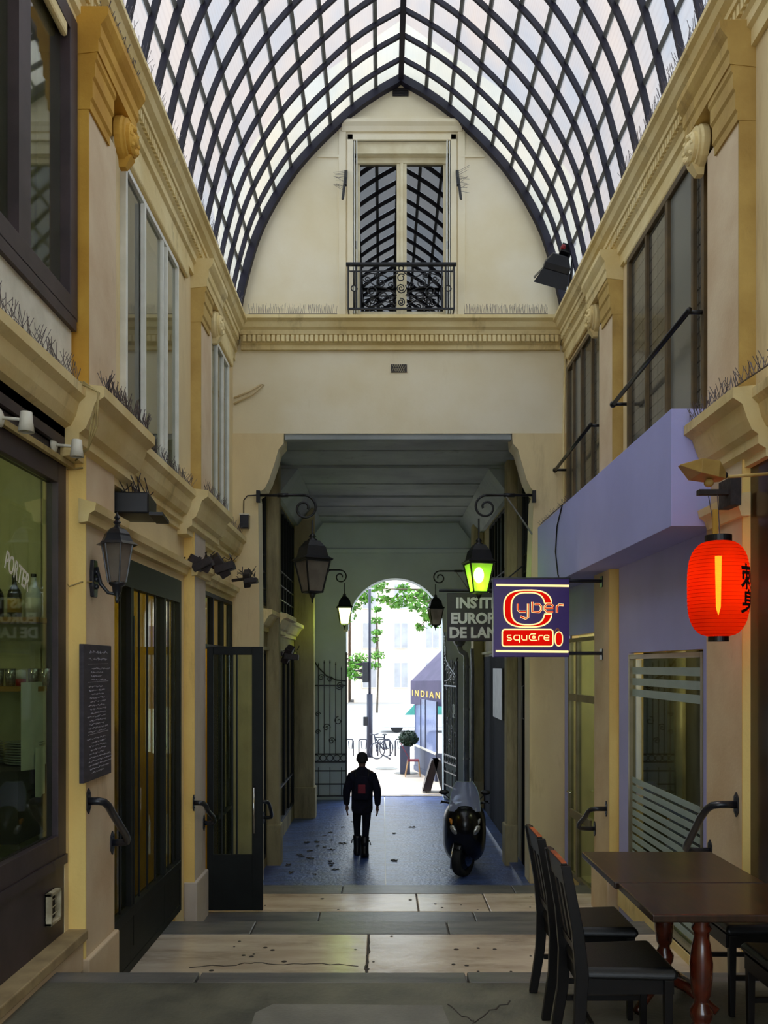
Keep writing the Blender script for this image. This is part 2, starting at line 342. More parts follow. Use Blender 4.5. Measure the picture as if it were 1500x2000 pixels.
def text(s, size, bold=0.0, ext=.004):
    """letters as (verts, faces) in the local XY plane, left aligned"""
    cu = bpy.data.curves.new('t', 'FONT'); cu.body = s; cu.size = size; cu.extrude = ext; cu.offset = bold*size; cu.resolution_u = 4
    o = bpy.data.objects.new('t', cu); COL.objects.link(o)
    dg = bpy.context.evaluated_depsgraph_get(); me = bpy.data.meshes.new_from_object(o.evaluated_get(dg))
    vs = [tuple(v.co) for v in me.vertices]; fs = [tuple(p.vertices) for p in me.polygons]
    bpy.data.objects.remove(o); bpy.data.curves.remove(cu); bpy.data.meshes.remove(me); return vs, fs
def W(px, py, D): return Vector(((px-VX)*D/F, D, (VY-py)*D/F))
def spiral(c, r0, r1, a0, a1, n=20, plane='xz', y=0):
    out = []
    for i in range(n+1):
        t = i/n; a = a0+(a1-a0)*t; r = r0+(r1-r0)*t; out.append((c[0]+r*math.cos(a), y, c[1]+r*math.sin(a)))
    return out

Z0, Z1, Z2, Z3 = -1.85, -2.43, -2.75, -3.05      # platform, two landings, passage (eye-relative)
XL, XR = -2.07, 2.53                              # wall base planes
PL, PR = -1.96, 2.42                              # pilaster faces
YE = 12.0                                         # end wall
YF = 19.8                                         # far arch wall
def sx(side, d):                                  # d metres out from the wall base plane
    return XL+d if side < 0 else XR-d
# ================= LARGE STRUCTURE =================
YB = -5.0; CX = .247
def wall_grid(mb, xa, xb, ys, zs, holes):
    """box wall in the YZ plane between ys[0..1], zs[0..1] with rectangular holes (y0,y1,z0,z1)"""
    Y = sorted(set([ys[0], ys[1]]+[h[0] for h in holes]+[h[1] for h in holes])); Z = sorted(set([zs[0], zs[1]]+[h[2] for h in holes]+[h[3] for h in holes]))
    Y = [y for y in Y if ys[0] <= y <= ys[1]]; Z = [z for z in Z if zs[0] <= z <= zs[1]]
    for i in range(len(Y)-1):
        for j in range(len(Z)-1):
            cy, cz = (Y[i]+Y[i+1])/2, (Z[j]+Z[j+1])/2
            if any(h[0] < cy < h[1] and h[2] < cz < h[3] for h in holes): continue
            mb.box(xa, xb, Y[i], Y[i+1], Z[j], Z[j+1])
UL = [(3.0, 5.76, 2.27, 4.25), (6.85, 8.62, 1.80, 3.96), (10.25, 11.45, 1.80, 3.96)]
LL = [(2.2, 5.66, -1.78, 1.50), (6.42, 8.66, -2.60, .86), (9.80, 11.75, -3.1, .86)]
UR = [(6.72, 8.84, 1.60, 4.12), (9.90, 11.75, 1.60, 4.02), (2.6, 5.2, 2.0, 4.1)]
LR = [(6.78, 8.86, -2.35, .13), (10.15, 11.75, -3.0, .40)]
wl = MB(); wall_grid(wl, XL, XL-.12, (YB, YE), (Z3-.3, 4.36), UL+LL); wall_l = wl.build('wall_left', 'plaster', kind='structure')
wr = MB(); wall_grid(wr, XR, XR+.12, (YB, YE), (Z3-.3, 4.36), UR+LR); wall_r = wr.build('wall_right', 'plaster', kind='structure')
MB().slab([[(XL-2.6, Z0), (XL+.05, Z0), (XL+.05, 2.9), (CX, 4.1), (XR-.05, 2.9), (XR-.05, Z0), (XR+2.6, Z0), (XR+2.6, 8.2), (XL-2.6, 8.2)]], YB-.2, YB).build('wall_back', 'gable', kind='structure')
MB().box(-20, 20, -40, YB-.2, Z0-.2, Z0).build('street_behind', 'pave', kind='structure')

# --- pilasters (upper / lower) ---
def pil(side, y0, y1, z0, z1, m, wall, d=.11, name='pilaster', lab=None):
    x0, x1 = sorted((sx(side, -.01), sx(side, d)))
    return MB().box(x0, x1, y0, y1, z0, z1).build(name, m, wall, bevel=.008, label=lab)
# upper: the face towards the photographer is ochre, the face towards the passage is pink
for side, wall, ps in ((-1, wall_l, ((5.80, 6.40), (9.38, 9.95))), (1, wall_r, ((5.92, 6.50), (9.18, 9.75)))):
    for i, (a, b) in enumerate(ps):
        pil(side, a+.004, b, 1.77, 3.80, 'pink', wall)
        x0, x1 = sorted((sx(side, 0), sx(side, .112)))
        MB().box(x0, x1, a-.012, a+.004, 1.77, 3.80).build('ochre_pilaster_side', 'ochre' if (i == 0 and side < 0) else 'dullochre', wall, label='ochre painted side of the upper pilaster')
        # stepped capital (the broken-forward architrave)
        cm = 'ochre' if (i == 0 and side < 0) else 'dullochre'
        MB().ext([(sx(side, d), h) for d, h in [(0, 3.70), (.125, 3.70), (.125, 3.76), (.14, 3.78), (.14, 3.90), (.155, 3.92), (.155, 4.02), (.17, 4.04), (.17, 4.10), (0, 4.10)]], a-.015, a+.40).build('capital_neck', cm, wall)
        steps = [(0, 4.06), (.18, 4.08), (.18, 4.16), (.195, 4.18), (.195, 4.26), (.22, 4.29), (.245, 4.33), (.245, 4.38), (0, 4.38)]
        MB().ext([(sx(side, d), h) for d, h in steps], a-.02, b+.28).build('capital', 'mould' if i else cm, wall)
        # rosette bracket
        cy = b+.12; s = -side; g = MB()
        X = sx(side, .10)
        g.lathe([(.001, 0), (.165, 0), (.165, s*.045), (.15, s*.06), (.15, s*.075), (.115, s*.075), (.115, s*.10), (.09, s*.12), (.06, s*.105), (.03, s*.13), (.001, s*.135)], (X, cy, 3.93), 24, 'x')
        for k in range(8):
            an = 2*PI*k/8; g.ball((X+s*.10, cy+.085*math.cos(an), 3.93+.085*math.sin(an)), (.03, .026, .026), 6, 5)
        g.loft([[(X, cy-.05, 3.80), (X+s*.10, cy-.05, 3.80), (X+s*.10, cy+.05, 3.80), (X, cy+.05, 3.80)], [(X, cy-.03, 3.72), (X+s*.05, cy-.03, 3.72), (X+s*.05, cy+.03, 3.72), (X, cy+.03, 3.72)]])
        g.build('rosette', 'ochre' if side < 0 and i == 0 else 'mould', wall, smooth=False, label='round carved rosette bracket beside the capital')
        # base block on the cornice
        x0, x1 = sorted((sx(side, 0), sx(side, .15))); MB().box(x0, x1, a-.03, b+.03, 1.72, 1.86).build('pilaster_base', 'pink', wall, bevel=.01)
# lower pilasters
for a, b, z in ((5.74, 6.36, Z1), (9.05, 9.62, Z2)):
    pil(-1, a+.004, b, z-.3, 1.42, 'pink' if a < 7 else 'greypink', wall_l)
    x0, x1 = XL-.10, PL; MB().box(x0, x1+.002, a-.012, a+.004, z-.3, 1.42).build('yellow_pilaster_side', 'yellow', wall_l, label='yellow painted side of the lower pilaster')
    MB().box(XL, PL+.03, a-.02, b+.02, z-.3, z+.50).build('plinth', 'pink' if a < 7 else 'greypink', wall_l, bevel=.012)
for a, b, z in ((5.86, 6.52, Z1), (9.30, 9.98, Z2)):
    pil(1, a+.004, b, z-.3, 1.42, 'pink', wall_r)
    MB().box(PR-.002, XR+.05, a-.012, a+.004, z-.3, 1.42).build('yellow_pilaster_side', 'yellow', wall_r, label='yellow painted side of the lower pilaster')
    MB().box(PR-.03, XR, a-.02, b+.02, z-.3, z+.50).build('plinth', 'pink', wall_r, bevel=.012)
MB().box(XR-.06, XR+.04, 2.0, 5.86, -1.6, 1.4).build('shop_panel', 'wood', wall_r)

# --- entablature of both sides and of the end wall ---
ENT = [(-.02, 4.20), (.03, 4.20), (.03, 4.31), (.055, 4.33), (.055, 4.40), (.075, 4.42), (.075, 4.50), (.11, 4.515), (.11, 4.56), (.15, 4.59), (.17, 4.64), (.20, 4.66), (.20, 4.70), (-.02, 4.72)]
for side, wall in ((-1, wall_l), (1, wall_r)):
    MB().ext([(sx(side, d*1.15), h) for d, h in ENT], YB, YE).build('cornice', 'mould', wall)
    dn = MB(); y = 4.0
    while y < YE-.15:
        x0, x1 = sorted((sx(side, .07), sx(side, .112))); dn.box(x0, x1, y, y+.042, 4.43, 4.505); y += .066
    dn.build('dentil_band', 'mould', wall, kind='stuff')
    # drop band above the windows with rounded ends
    for a, b in (((6.75, 9.1) if side < 0 else (6.85, 9.0)), (10.3, 11.8), (2.0, 5.6)):
        x0, x1 = sorted((sx(side, 0), sx(side, .045))); MB().box(x0, x1, a, b, 4.04+(.1 if side > 0 else 0), 4.205).build('architrave', 'mould', wall, bevel=.02)
# --- lower cornice: base run and ressauts ---
LC = [(-.01, 1.36), (.03, 1.37), (.03, 1.42), (.06, 1.44), (.06, 1.50), (.10, 1.52), (.13, 1.58), (.15, 1.66), (.19, 1.70), (.19, 1.76), (-.01, 1.79)]
LC2 = [(-.01, 1.32), (.10, 1.33), (.10, 1.38), (.15, 1.41), (.15, 1.47), (.19, 1.50), (.22, 1.57), (.25, 1.66), (.31, 1.70), (.31, 1.765), (-.01, 1.80)]
for side, wall, runs, res in ((-1, wall_l, ((YB, YE-.02),), ((5.5, 6.72), (8.75, 10.2))), (1, wall_r, ((YB, 6.42),), ((5.52, 6.42),))):
    for a, b in runs: MB().ext([(sx(side, d), h) for d, h in LC], a, b).build('lower_cornice', 'mould', wall)
    for a, b in res: MB().ext([(sx(side, d), h) for d, h in LC2], a, b).build('cornice_break', 'mould', wall)
# lintel moulding of the left shops
for a, b, dd in ((5.66, 6.42, .12), (6.42, 9.0, .02), (9.0, 9.7, .12), (9.7, 11.95, .02)):
    MB().ext([(XL+dd-.03, .93), (XL+dd+.03, .94), (XL+dd+.04, .99), (XL+dd+.075, 1.01), (XL+dd+.085, 1.06), (XL+dd-.03, 1.09)], a, b).build('lintel_moulding', 'mould', wall_l)
MB().ext([(PR+.03, 1.0), (PR-.03, 1.0), (PR-.05, 1.06), (PR-.09, 1.09), (PR-.10, 1.14), (PR+.03, 1.16)], 5.8, 6.42).build('lintel_moulding', 'mould', wall_r)

# --- end wall (gable) ---
CX = .247
ARC = [(0, 8.10), (.34, 7.91), (.67, 7.68), (.97, 7.41), (1.26, 7.12), (1.53, 6.80), (1.80, 6.38), (2.02, 5.93), (2.18, 5.40), (2.28, 4.95), (2.33, 4.62)]
openL = [(-1.70, Z3-.3), (-1.70, .60), (-1.72, 2.30), (-1.73, 2.37), (-1.63, 2.44), (-1.57, 2.56), (-1.49, 2.80), (-1.44, 2.98), (-1.37, 3.06), (-1.365, 3.20)]
openR = [(1.78, 3.20), (1.79, 3.06), (1.86, 2.98), (1.91, 2.80), (1.98, 2.56), (2.04, 2.44), (2.11, 2.37), (2.075, 2.30), (2.02, .60), (2.02, Z3-.3)]
outer = [(XL-.12, Z3-.3)]+openL+openR+[(XR+.12, Z3-.3), (XR+.12, 5.2), (CX+2.6, 6.4), (CX+1.6, 7.8), (CX, 8.9), (CX-1.6, 7.8), (CX-2.6, 6.4), (XL-.12, 5.2)]
WN = (-.41, .93, 4.84, 7.23)                     # gable window opening
hole = [(WN[0], WN[2]), (WN[1], WN[2]), (WN[1], WN[3]), (WN[0], WN[3])]
wall_e = MB().slab([outer, hole], YE, YE+.40).build('wall_end', 'gable', kind='structure')
for s, poly in ((-1, [(XL, Z3-.2)]+openL+[(XL, 3.20)]), (1, openR+[(XR, Z3-.2), (XR, 3.20)])):
    MB().slab([poly], YE-.012, YE+.01).build('portal_pier_render', 'plaster', wall_e, label='older yellow render on the portal pier')
# entablature across the end wall
prof = [(YE+.01, 4.31)]+[(YE-d*1.4, h) for d, h in ENT[1:-1]]+[(YE+.01, 4.80)]
prof = [(YE+.01, 4.34), (YE-.05, 4.34), (YE-.05, 4.40), (YE-.08, 4.42), (YE-.08, 4.43), (YE-.10, 4.51), (YE-.13, 4.52), (YE-.15, 4.57), (YE-.19, 4.60), (YE-.22, 4.66), (YE-.27, 4.69), (YE-.27, 4.735), (YE+.01, 4.76)]
MB().ext(prof, XL+.12, XR-.1, 'x').build('cornice', 'mould', wall_e)
dn = MB(); x = XL+.16
while x < XR-.16: dn.box(x, x+.043, YE-.135, YE-.08, 4.425, 4.51); x += .0655
dn.build('dentil_band', 'mould', wall_e, kind='stuff')
MB().box(XL+.05, XR-.05, YE-.06, YE, 4.76, 4.80).build('white_ledge', 'gable', wall_e)
# window surround and string courses
g = MB(); a, b, c, d = WN
for q in ((a-.08, a, c-.04, d+.08), (b, b+.08, c-.04, d+.08), (a-.08, b+.08, d, d+.08)): g.box(q[0], q[1], YE-.035, YE+.02, q[2], q[3])
for q in ((a-.20, a-.10, c-.06, d+.22), (b+.10, b+.20, c-.06, d+.22)): g.box(q[0], q[1], YE-.02, YE+.02, q[2], q[3])
g.ext([(YE+.01, d+.12), (YE-.03, d+.12), (YE-.05, d+.18), (YE-.09, d+.22), (YE-.09, d+.26), (YE+.01, d+.28)], a-.16, b+.16, 'x')
g.box(a-.20, b+.20, YE-.02, YE+.02, d+.28, d+.34)
g.build('window_surround', 'gable', wall_e, bevel=.006)
for hh, w in ((7.53, .62), (7.0, 1.10)):
    for s in (-1, 1):
        x0, x1 = sorted((CX+s*(.0 if hh > 7.3 else .83), CX+s*(w+.05))); MB().box(x0, x1, YE-.022, YE+.01, hh, hh+.03).build('string_course', 'gable', wall_e)

# --- floors and flights ---
fl = struct('floor', (0, 5, Z0))
MB().box(-4.5, 3.6, YB, 5.08, Z0-.25, Z0).build('screed', 'asphalt', fl, label='worn grey-green screed of the upper platform')
for (x0, x1, y0, y1) in ((-.68, .42, 3.7, 4.75),):
    MB().ext([(x0+.02, y0), (x1, y0-.05), (x1-.10, y1-.02), (x0+.08, y1), (x0, y1-.12)], Z0-.02, Z0+.004, 'z').build('screed_patch', 'patch', fl, label='paler squared repair patch in the screed')
random.seed(3)
def crack(pts, z, m='spot', w=.007):
    c = MB()
    fine = []
    for p, q in zip(pts[:-1], pts[1:]):
        for k in range(4): fine.append((p[0]+(q[0]-p[0])*k/4+random.uniform(-.012, .012), p[1]+(q[1]-p[1])*k/4+random.uniform(-.02, .02)))
    fine.append(pts[-1])
    for p, q in zip(fine[:-1], fine[1:]): c.bar((*p, z+.001), (*q, z+.001), w*random.uniform(.4, 1.1), .004)
    return c.build('crack', m, fl)
crack([(.36, 4.75), (.42, 4.6), (.47, 4.52), (.44, 4.35), (.5, 4.2), (.47, 4.0)], Z0); crack([(.47, 4.52), (.58, 4.66), (.70, 4.80)], Z0)
def stone_row(y0, y1, xs, z, name, m, th=.14, gap=.006):
    for a, b in zip(xs[:-1], xs[1:]):
        MB().box(a+gap, b-gap, y0+.003, y1-.003, z-th, z+random.uniform(-.002, .002)).build(name, m, fl, bevel=.008)
def base(y0, y1, z): MB().box(-4.5, 3.6, y0, y1, Z3-.4, z-.02).build('step_bed', 'spot', fl)
base(5.0, 5.22, Z0-.05); stone_row(5.08, 5.26, (-3.0, -1.1, .5, 1.9, 3.2), Z0, 'nosing_stone', 'nosing')
z = Z0
for i in range(1, 4):                              # first flight
    zz = Z0-(Z0-Z1)*i/4; y0 = 5.26+.34*(i-1); base(y0, y0+.34, zz); stone_row(y0, y0+.35, (-3.0, -.9, .9, 3.2), zz, 'step_stone', 'nosing')
base(6.27, 8.28, Z1)
stone_row(6.28, 7.88, (-2.9, -.13, 3.0), Z1, 'paving_slab', 'stone'); stone_row(7.88, 8.28, (-2.9, -1.2, .6, 3.0), Z1, 'nosing_stone', 'nosing')
base(8.28, 8.70, (Z1+Z2)/2); stone_row(8.28, 8.68, (-2.9, -.4, 1.3, 3.0), (Z1+Z2)/2, 'step_stone', 'nosing')
base(8.66, 10.92, Z2)
stone_row(8.68, 9.74, (-2.9, -.7, 1.0, 3.0), Z2, 'paving_slab', 'nosing'); stone_row(9.74, 10.50, (-2.9, .40, 1.2, 3.0), Z2, 'paving_slab', 'stone')
stone_row(10.50, 10.92, (-2.9, -.5, 1.6, 3.0), Z2, 'nosing_stone', 'nosing')
base(10.92, 11.30, (Z2+Z3)/2); stone_row(10.92, 11.28, (-2.9, .2, 3.0), (Z2+Z3)/2, 'step_stone', 'nosing')
for a, b in ((-2.6, .025), (.045, 1.93)): MB().box(a, b, 11.28, 20.6, Z3-.2, Z3).build('passage_slab', 'tfloor', fl, label='blue-grey polished passage floor')
MB().box(.025, .045, 11.28, 20.2, Z3-.1, Z3+.002).build('seam_strip', 'seam', fl, label='thin pale seam along the passage floor')
MB().box(1.93, 2.9, 11.28, 20.6, Z3-.2, Z3+.05).build('side_kerb', 'tfloor', fl)
sp = []
random.seed(11)
for k in range(46):                                # blackened chewing gum on the landings
    zz, ya, yb = random.choice(((Z1, 6.9, 7.85), (Z1, 6.9, 7.85), (Z2, 9.75, 10.48)))
    r = random.uniform(.010, .024); g = MB(); g.lathe([(r, 0), (r*.8, .003), (.001, .0035)], (random.uniform(-1.6, 2.1), random.uniform(ya, yb), zz+.001), 8)
    g.build('gum_spot', 'spot', fl)
crack([(-1.55, 7.02), (-1.2, 7.06), (-1.05, 7.14), (-.8, 7.07), (-.5, 7.1), (-.2, 7.03)], Z1, w=.012)
crack([(-.14, 6.9), (-.12, 7.4), (-.13, 7.87)], Z1, w=.014)

# --- glass vault ---
vault = struct('ceiling', (CX, 8, 4.7))
def arcpts(n):
    """even arc-length points from ridge to springing"""
    P = []
    for i in range(len(ARC)-1):                    # Catmull-Rom refine
        p0 = ARC[max(i-1, 0)]; p1 = ARC[i]; p2 = ARC[i+1]; p3 = ARC[min(i+2, len(ARC)-1)]
        for k in range(6):
            t = k/6; P.append(tuple(.5*((2*p1[j])+(-p0[j]+p2[j])*t+(2*p0[j]-5*p1[j]+4*p2[j]-p3[j])*t*t+(-p0[j]+3*p1[j]-3*p2[j]+p3[j])*t**3) for j in (0, 1)))
    P.append(ARC[-1]); L = [0]
    for a, b in zip(P[:-1], P[1:]): L.append(L[-1]+math.hypot(b[0]-a[0], b[1]-a[1]))
    out = []; j = 0
    for i in range(n+1):
        s = L[-1]*i/n
        while j < len(P)-2 and L[j+1] < s: j += 1
        t = (s-L[j])/(L[j+1]-L[j]); out.append((P[j][0]+(P[j+1][0]-P[j][0])*t, P[j][1]+(P[j+1][1]-P[j][1])*t))
    return out
NP = 11; AP = arcpts(NP); AF = arcpts(44)
SP = .435
def rib_mb(y, w, d):
    g = MB()
    for s in (-1, 1):
        rings = []
        for i, (u, h) in enumerate(AF):
            a = AF[max(i-1, 0)]; b = AF[min(i+1, len(AF)-1)]; t = Vector((b[0]-a[0], 0, b[1]-a[1])).normalized(); nx, nz = -t.z, t.x   # inward
            if i == 0: nx, nz = 0, -1
            if nz > 0 and nx > 0: nx, nz = -nx, -nz
            ix, iz = (nx, nz)
            if ix > 0: ix, iz = -ix, -iz
            if i == 0: ix, iz = 0, -1
            p = [(u, h), (u+ix*d, h+iz*d)]
            rings.append([(CX+s*p[0][0], y-w/2, p[0][1]), (CX+s*p[1][0], y-w/2, p[1][1]), (CX+s*p[1][0], y+w/2, p[1][1]), (CX+s*p[0][0], y+w/2, p[0][1])])
        g.loft(rings)
    return g
rib0 = None; k = 0; ribs = []
y = 11.93
rib_mb(11.94, .10, .10).build('gable_rib', 'iron', vault, label='thick black rib against the gable wall')
y = 12-SP
while y > YB:
    if rib0 is None: rib0 = rib_mb(y, .040, .055).build('rib', 'iron', vault); y00 = y
    else:
        r = rib0.copy(); COL.objects.link(r); r.location.y += y-y00
    y -= SP
for i, (u, h) in enumerate(AP):
    for s in ((1,) if i == 0 else (-1, 1)):
        if i == 0: MB().box(CX-.035, CX+.035, YB, YE, h-.09, h+.02).build('ridge_bar', 'iron', vault)
        elif i == NP: MB().box(CX+s*u-.05, CX+s*u+.05, YB, YE, h-.06, h+.14).build('gutter_beam', 'iron', vault)
        else:
            a, b = AP[i-1], AP[i+1]; t = Vector((s*(b[0]-a[0]), 0, b[1]-a[1])).normalized(); q = Vector((CX+s*u, 0, h))
            nrm = Vector((t.z, 0, -t.x)); o = q
            m_ = MB(); m_.bar(o+Vector((0, YB, 0)), o+Vector((0, YE, 0)), .045, .030, up=nrm if abs(nrm.y) < 1 else (0, 0, 1)); m_.build('glazing_bar', 'bariron', vault)
# panes
stuff = MB(); cols = {}
y = 12-SP; yprev = YE
while yprev > YB+.1:
    y0, y1 = max(y, YB)+.012, yprev-.012
    for i in range(NP):
        for s in (-1, 1):
            (u0, h0), (u1, h1) = AP[i], AP[i+1]; e = .012
            du, dh = (u1-u0)*e/.43, (h1-h0)*e/.43
            q = [(CX+s*(u0+du), y0, h0+dh+.012), (CX+s*(u0+du), y1, h0+dh+.012), (CX+s*(u1-du), y1, h1-dh+.012), (CX+s*(u1-du), y0, h1-dh+.012)]
            if yprev > 6.3:
                if (i, s) not in cols: cols[(i, s)] = (MB().add(q, [(0, 1, 2, 3)]).build('pane', 'pane', vault), yprev)
                else:
                    r = cols[(i, s)][0].copy(); COL.objects.link(r); r.location.y += yprev-cols[(i, s)][1]
            else: stuff.add(q, [(0, 1, 2, 3)])
    yprev = y; y -= SP
stuff.build('pane', 'pane', vault, kind='stuff')
# parapet behind the vault springing so the walls close up to the glass
for s, X in ((-1, XL-.12), (1, XR)):
    MB().box(X, X+.12, YB, YE, 4.36, 4.70).build('wall_head', 'plaster', vault)

# --- passage (tunnel) shell ---
TL, TR = -1.78, 2.12
tw = [MB(), MB()]
HTL = [(12.55, 13.2, .90, 2.75), (14.75, 17.3, .90, 2.75), (12.45, 13.20, -2.9, .22), (14.2, 17.3, -2.75, .22)]
HTR = [(12.6, 13.2, .90, 2.75), (14.7, 17.3, .90, 2.75), (12.45, 13.25, -3.0, .18), (13.7, 18.2, -3.0, .18)]
wall_grid(tw[0], TL, TL-.3, (YE+.35, YF), (Z3-.3, 3.22), HTL); wall_tl = tw[0].build('wall_passage_left', 'tpier', kind='structure')
wall_grid(tw[1], TR, TR+.3, (YE+.35, YF), (Z3-.3, 3.22), HTR); wall_tr = tw[1].build('wall_passage_right', 'tpier', kind='structure')
# pocket behind portal piers
for x0, x1, a, b in ((TL, TL+.19, 13.30, 13.54), (TL, TL+.40, 17.40, 17.70), (TR-.23, TR-.06, 13.30, 13.56), (TR-.22, TR, 18.30, 18.8)):
    w_ = wall_tl if x0 < 0 else wall_tr
    MB().box(x0, x1, a, b, Z3-.2, 3.15).build('pier', 'tpier', w_, bevel=.02)
    MB().box(x0-(.03 if x0 > 0 else 0), x1+(.03 if x0 < 0 else 0), a-.03, b+.03, Z3-.2, Z3+.62).build('pier_base', 'tpier', w_, bevel=.02)
for s, X, w_, runs in ((-1, TL, wall_tl, ((12.4, 19.0),)), (1, TR, wall_tr, ((12.4, 19.0),))):
    for a, b in runs:
        MB().ext([(X, .50), (X-s*.04, .51), (X-s*.04, .57), (X-s*.08, .59), (X-s*.12, .66), (X-s*.16, .72), (X-s*.20, .74), (X-s*.20, .80), (X, .83)], a, b).build('passage_cornice', 'mould' if s < 0 else 'tunnel', w_)
        MB().ext([(X, .50), (X-s*.12, .51), (X-s*.12, .57), (X-s*.16, .59), (X-s*.20, .66), (X-s*.24, .72), (X-s*.30, .74), (X-s*.30, .805), (X, .835)], 13.4, 14.9).build('passage_cornice_break', 'mould' if s < 0 else 'tunnel', w_)
        MB().box(*sorted((X, X-s*.05)), a, b, .23, .28).build('lintel_moulding', 'tunnel', w_)
# boarded ceiling
ct = struct('ceiling', (.2, 16, 3.2))
MB().box(TL-.3, TR+.3, YE+.3, YF+.1, 3.34, 3.5).build('ceiling_deck', 'tceil', ct)
yy = YE+.02; k = 0; random.seed(5)
MB().box(-1.36, 1.775, YE+.02, YE+.14, 3.12, 3.36).build('front_beam', 'tceil', ct, bevel=.01)
ws = [.42, .55, .5, .5, .9, .5, .6, .5, .6, .5, .6, .5, .55, .6, .3]
yy = YE+.16
for k, w in enumerate(ws):
    if yy+w > YF: w = YF-yy
    if w < .05: break
    dz = 3.21 if k in (0, 4, 8, 12) else 3.235+.012*(k % 2)
    MB().box(TL-.1, TR+.1, yy+.006, yy+w-.006, dz, 3.36).build('ceiling_board', 'tceil', ct, bevel=.012); yy += w
for xx0, xx1 in ((TL, TL+.42), (TR-.42, TR)):      # sloping haunch at both sides
    l = xx0 < 0
    MB().ext([(xx0 if l else xx1, 2.80), (xx0+.08 if l else xx1-.08, 2.80), (xx1-.02 if l else xx0+.02, 3.22), (xx0 if l else xx1, 3.30)], 14.2, YF).build('haunch', 'tceil', ct)

# far arch wall
AC, AR, AH = .285, 1.075, .79
arch = [(AC-AR-.05, Z3-.3), (AC-AR-.05, AH+.02), (AC-AR, AH+.02)]+[(AC-AR*math.cos(PI*k/24), AH+.12+1.08*math.sin(PI*k/24)) for k in range(25)]+[(AC+AR, AH+.02), (AC+AR+.03, Z3-.3)]
outer = [(TL-.3, Z3-.3)]+arch+[(TR+.3, Z3-.3), (TR+.3, 3.5), (TL-.3, 3.5)]
wall_f = MB().slab([outer], YF, YF+.5).build('wall_far', 'farwall', kind='structure')
for s in (-1, 1):
    g = MB(); X = AC+s*(AR+.06); g.box(X-.05, X+.05, YF-.04, YF+.02, AH-.02, AH+.04); g.build('impost', 'white', wall_f)
MB().ext([(YF, 2.55), (YF-.05, 2.57), (YF-.08, 2.64), (YF, 2.67)], TL, TR, 'x').build('string_course', 'farwall', wall_f)
# building mass above the passage
bm_ = MB(); bm_.box(-9, 10, 14.6, YF+.6, 3.5, 15.5); bm_.box(-9, TL-.25, YE+.4, YF+.6, Z3-.3, 3.5); bm_.box(TR+.25, 10, YE+.4, YF+.6, Z3-.3, 3.5)
bm_.box(TL-.25, TR+.25, YE+.4, 14.6, 3.5, 4.2)
bm_.build('wall_mass', 'court', kind='structure')
# ================= WINDOWS AND SHOPFRONTS =================
WNUM = [0]
def room(xa, xb, y0, y1, z0, z1, m, par=None, name='interior_wall', open_x=None, floor=None):
    """box room open on the side open_x"""
    g = MB(); t = .05
    lo, hi = min(xa, xb), max(xa, xb)
    g.box(lo, hi, y0-t, y0, z0, z1); g.box(lo, hi, y1, y1+t, z0, z1); g.box(lo, hi, y0-t, y1+t, z1, z1+t); g.box(lo, hi, y0-t, y1+t, z0-t, z0)
    far = lo if open_x == hi else hi; g.box(far-t/2, far+t/2, y0-t, y1+t, z0-t, z1+t)
    o = g.build(name, m, kind='structure'); return o
def window(X, s, y0, y1, z0, z1, mull, trans_, fm, pm, fw=.05, d=.06, mw=.035, name='window', pmats=None, panel=None):
    """framed window in the YZ plane. mull: y positions, trans_: z positions. s = +1 if the passage is towards +x"""
    WNUM[0] += 1
    w = struct('%s_%d' % (name, WNUM[0]), (X, y0, z0)); xa, xb = sorted((X-s*d/2, X+s*d/2))
    g = MB(); g.box(xa, xb, y0, y0+fw, z0, z1); g.box(xa, xb, y1-fw, y1, z0, z1); g.box(xa, xb, y0+fw, y1-fw, z0, z0+fw); g.box(xa, xb, y0+fw, y1-fw, z1-fw, z1)
    g.build('frame', fm, w, bevel=.004)
    for i, m in enumerate(mull):
        yy, ww = m if isinstance(m, tuple) else (m, mw)
        MB().box(xa+.004, xb-.004, yy-ww/2, yy+ww/2, z0+fw, z1-fw).build('mullion', fm, w)
    for m in trans_:
        zz, ww = m if isinstance(m, tuple) else (m, mw)
        MB().box(xa+.006, xb-.006, y0+fw, y1-fw, zz-ww/2, zz+ww/2).build('transom', fm, w)
    Y = [y0+fw]+[m[0] if isinstance(m, tuple) else m for m in mull]+[y1-fw]; Z = [z0+fw]+[m[0] if isinstance(m, tuple) else m for m in trans_]+[z1-fw]
    for i in range(len(Y)-1):
        for j in range(len(Z)-1):
            p = pm
            if pmats and (i, j) in pmats: p = pmats[(i, j)]
            MB().box(X-.003, X+.003, Y[i]+.004, Y[i+1]-.004, Z[j]+.004, Z[j+1]-.004).build('panel' if p in ('frame', 'brown') else 'pane', p, w)
    return w
# upper left windows
w = window(XL-.02, 1, 3.0, 5.76, 2.27, 4.25, ((4.92, .16), (3.9, .05)), (), 'brown', 'glassup', fw=.13, d=.14); w['label'] = 'large dark brown window over the near left shop'
MB().box(XL-.02, XL+.05, 2.6, 5.74, 2.20, 2.28).build('window_sill', 'brown', w)
MB().box(XL-.02, XL+.02, 2.6, 5.72, 1.79, 2.20).build('apron_panel', 'white', wall_l, label='off-white apron panel under the near window')
w = window(XL+.02, 1, 6.85, 8.62, 1.80, 3.96, ((7.42, .045), (8.02, .045)), (), 'alu', 'glassup', fw=.045, d=.06); w['label'] = 'white framed three-light upper window, left side'
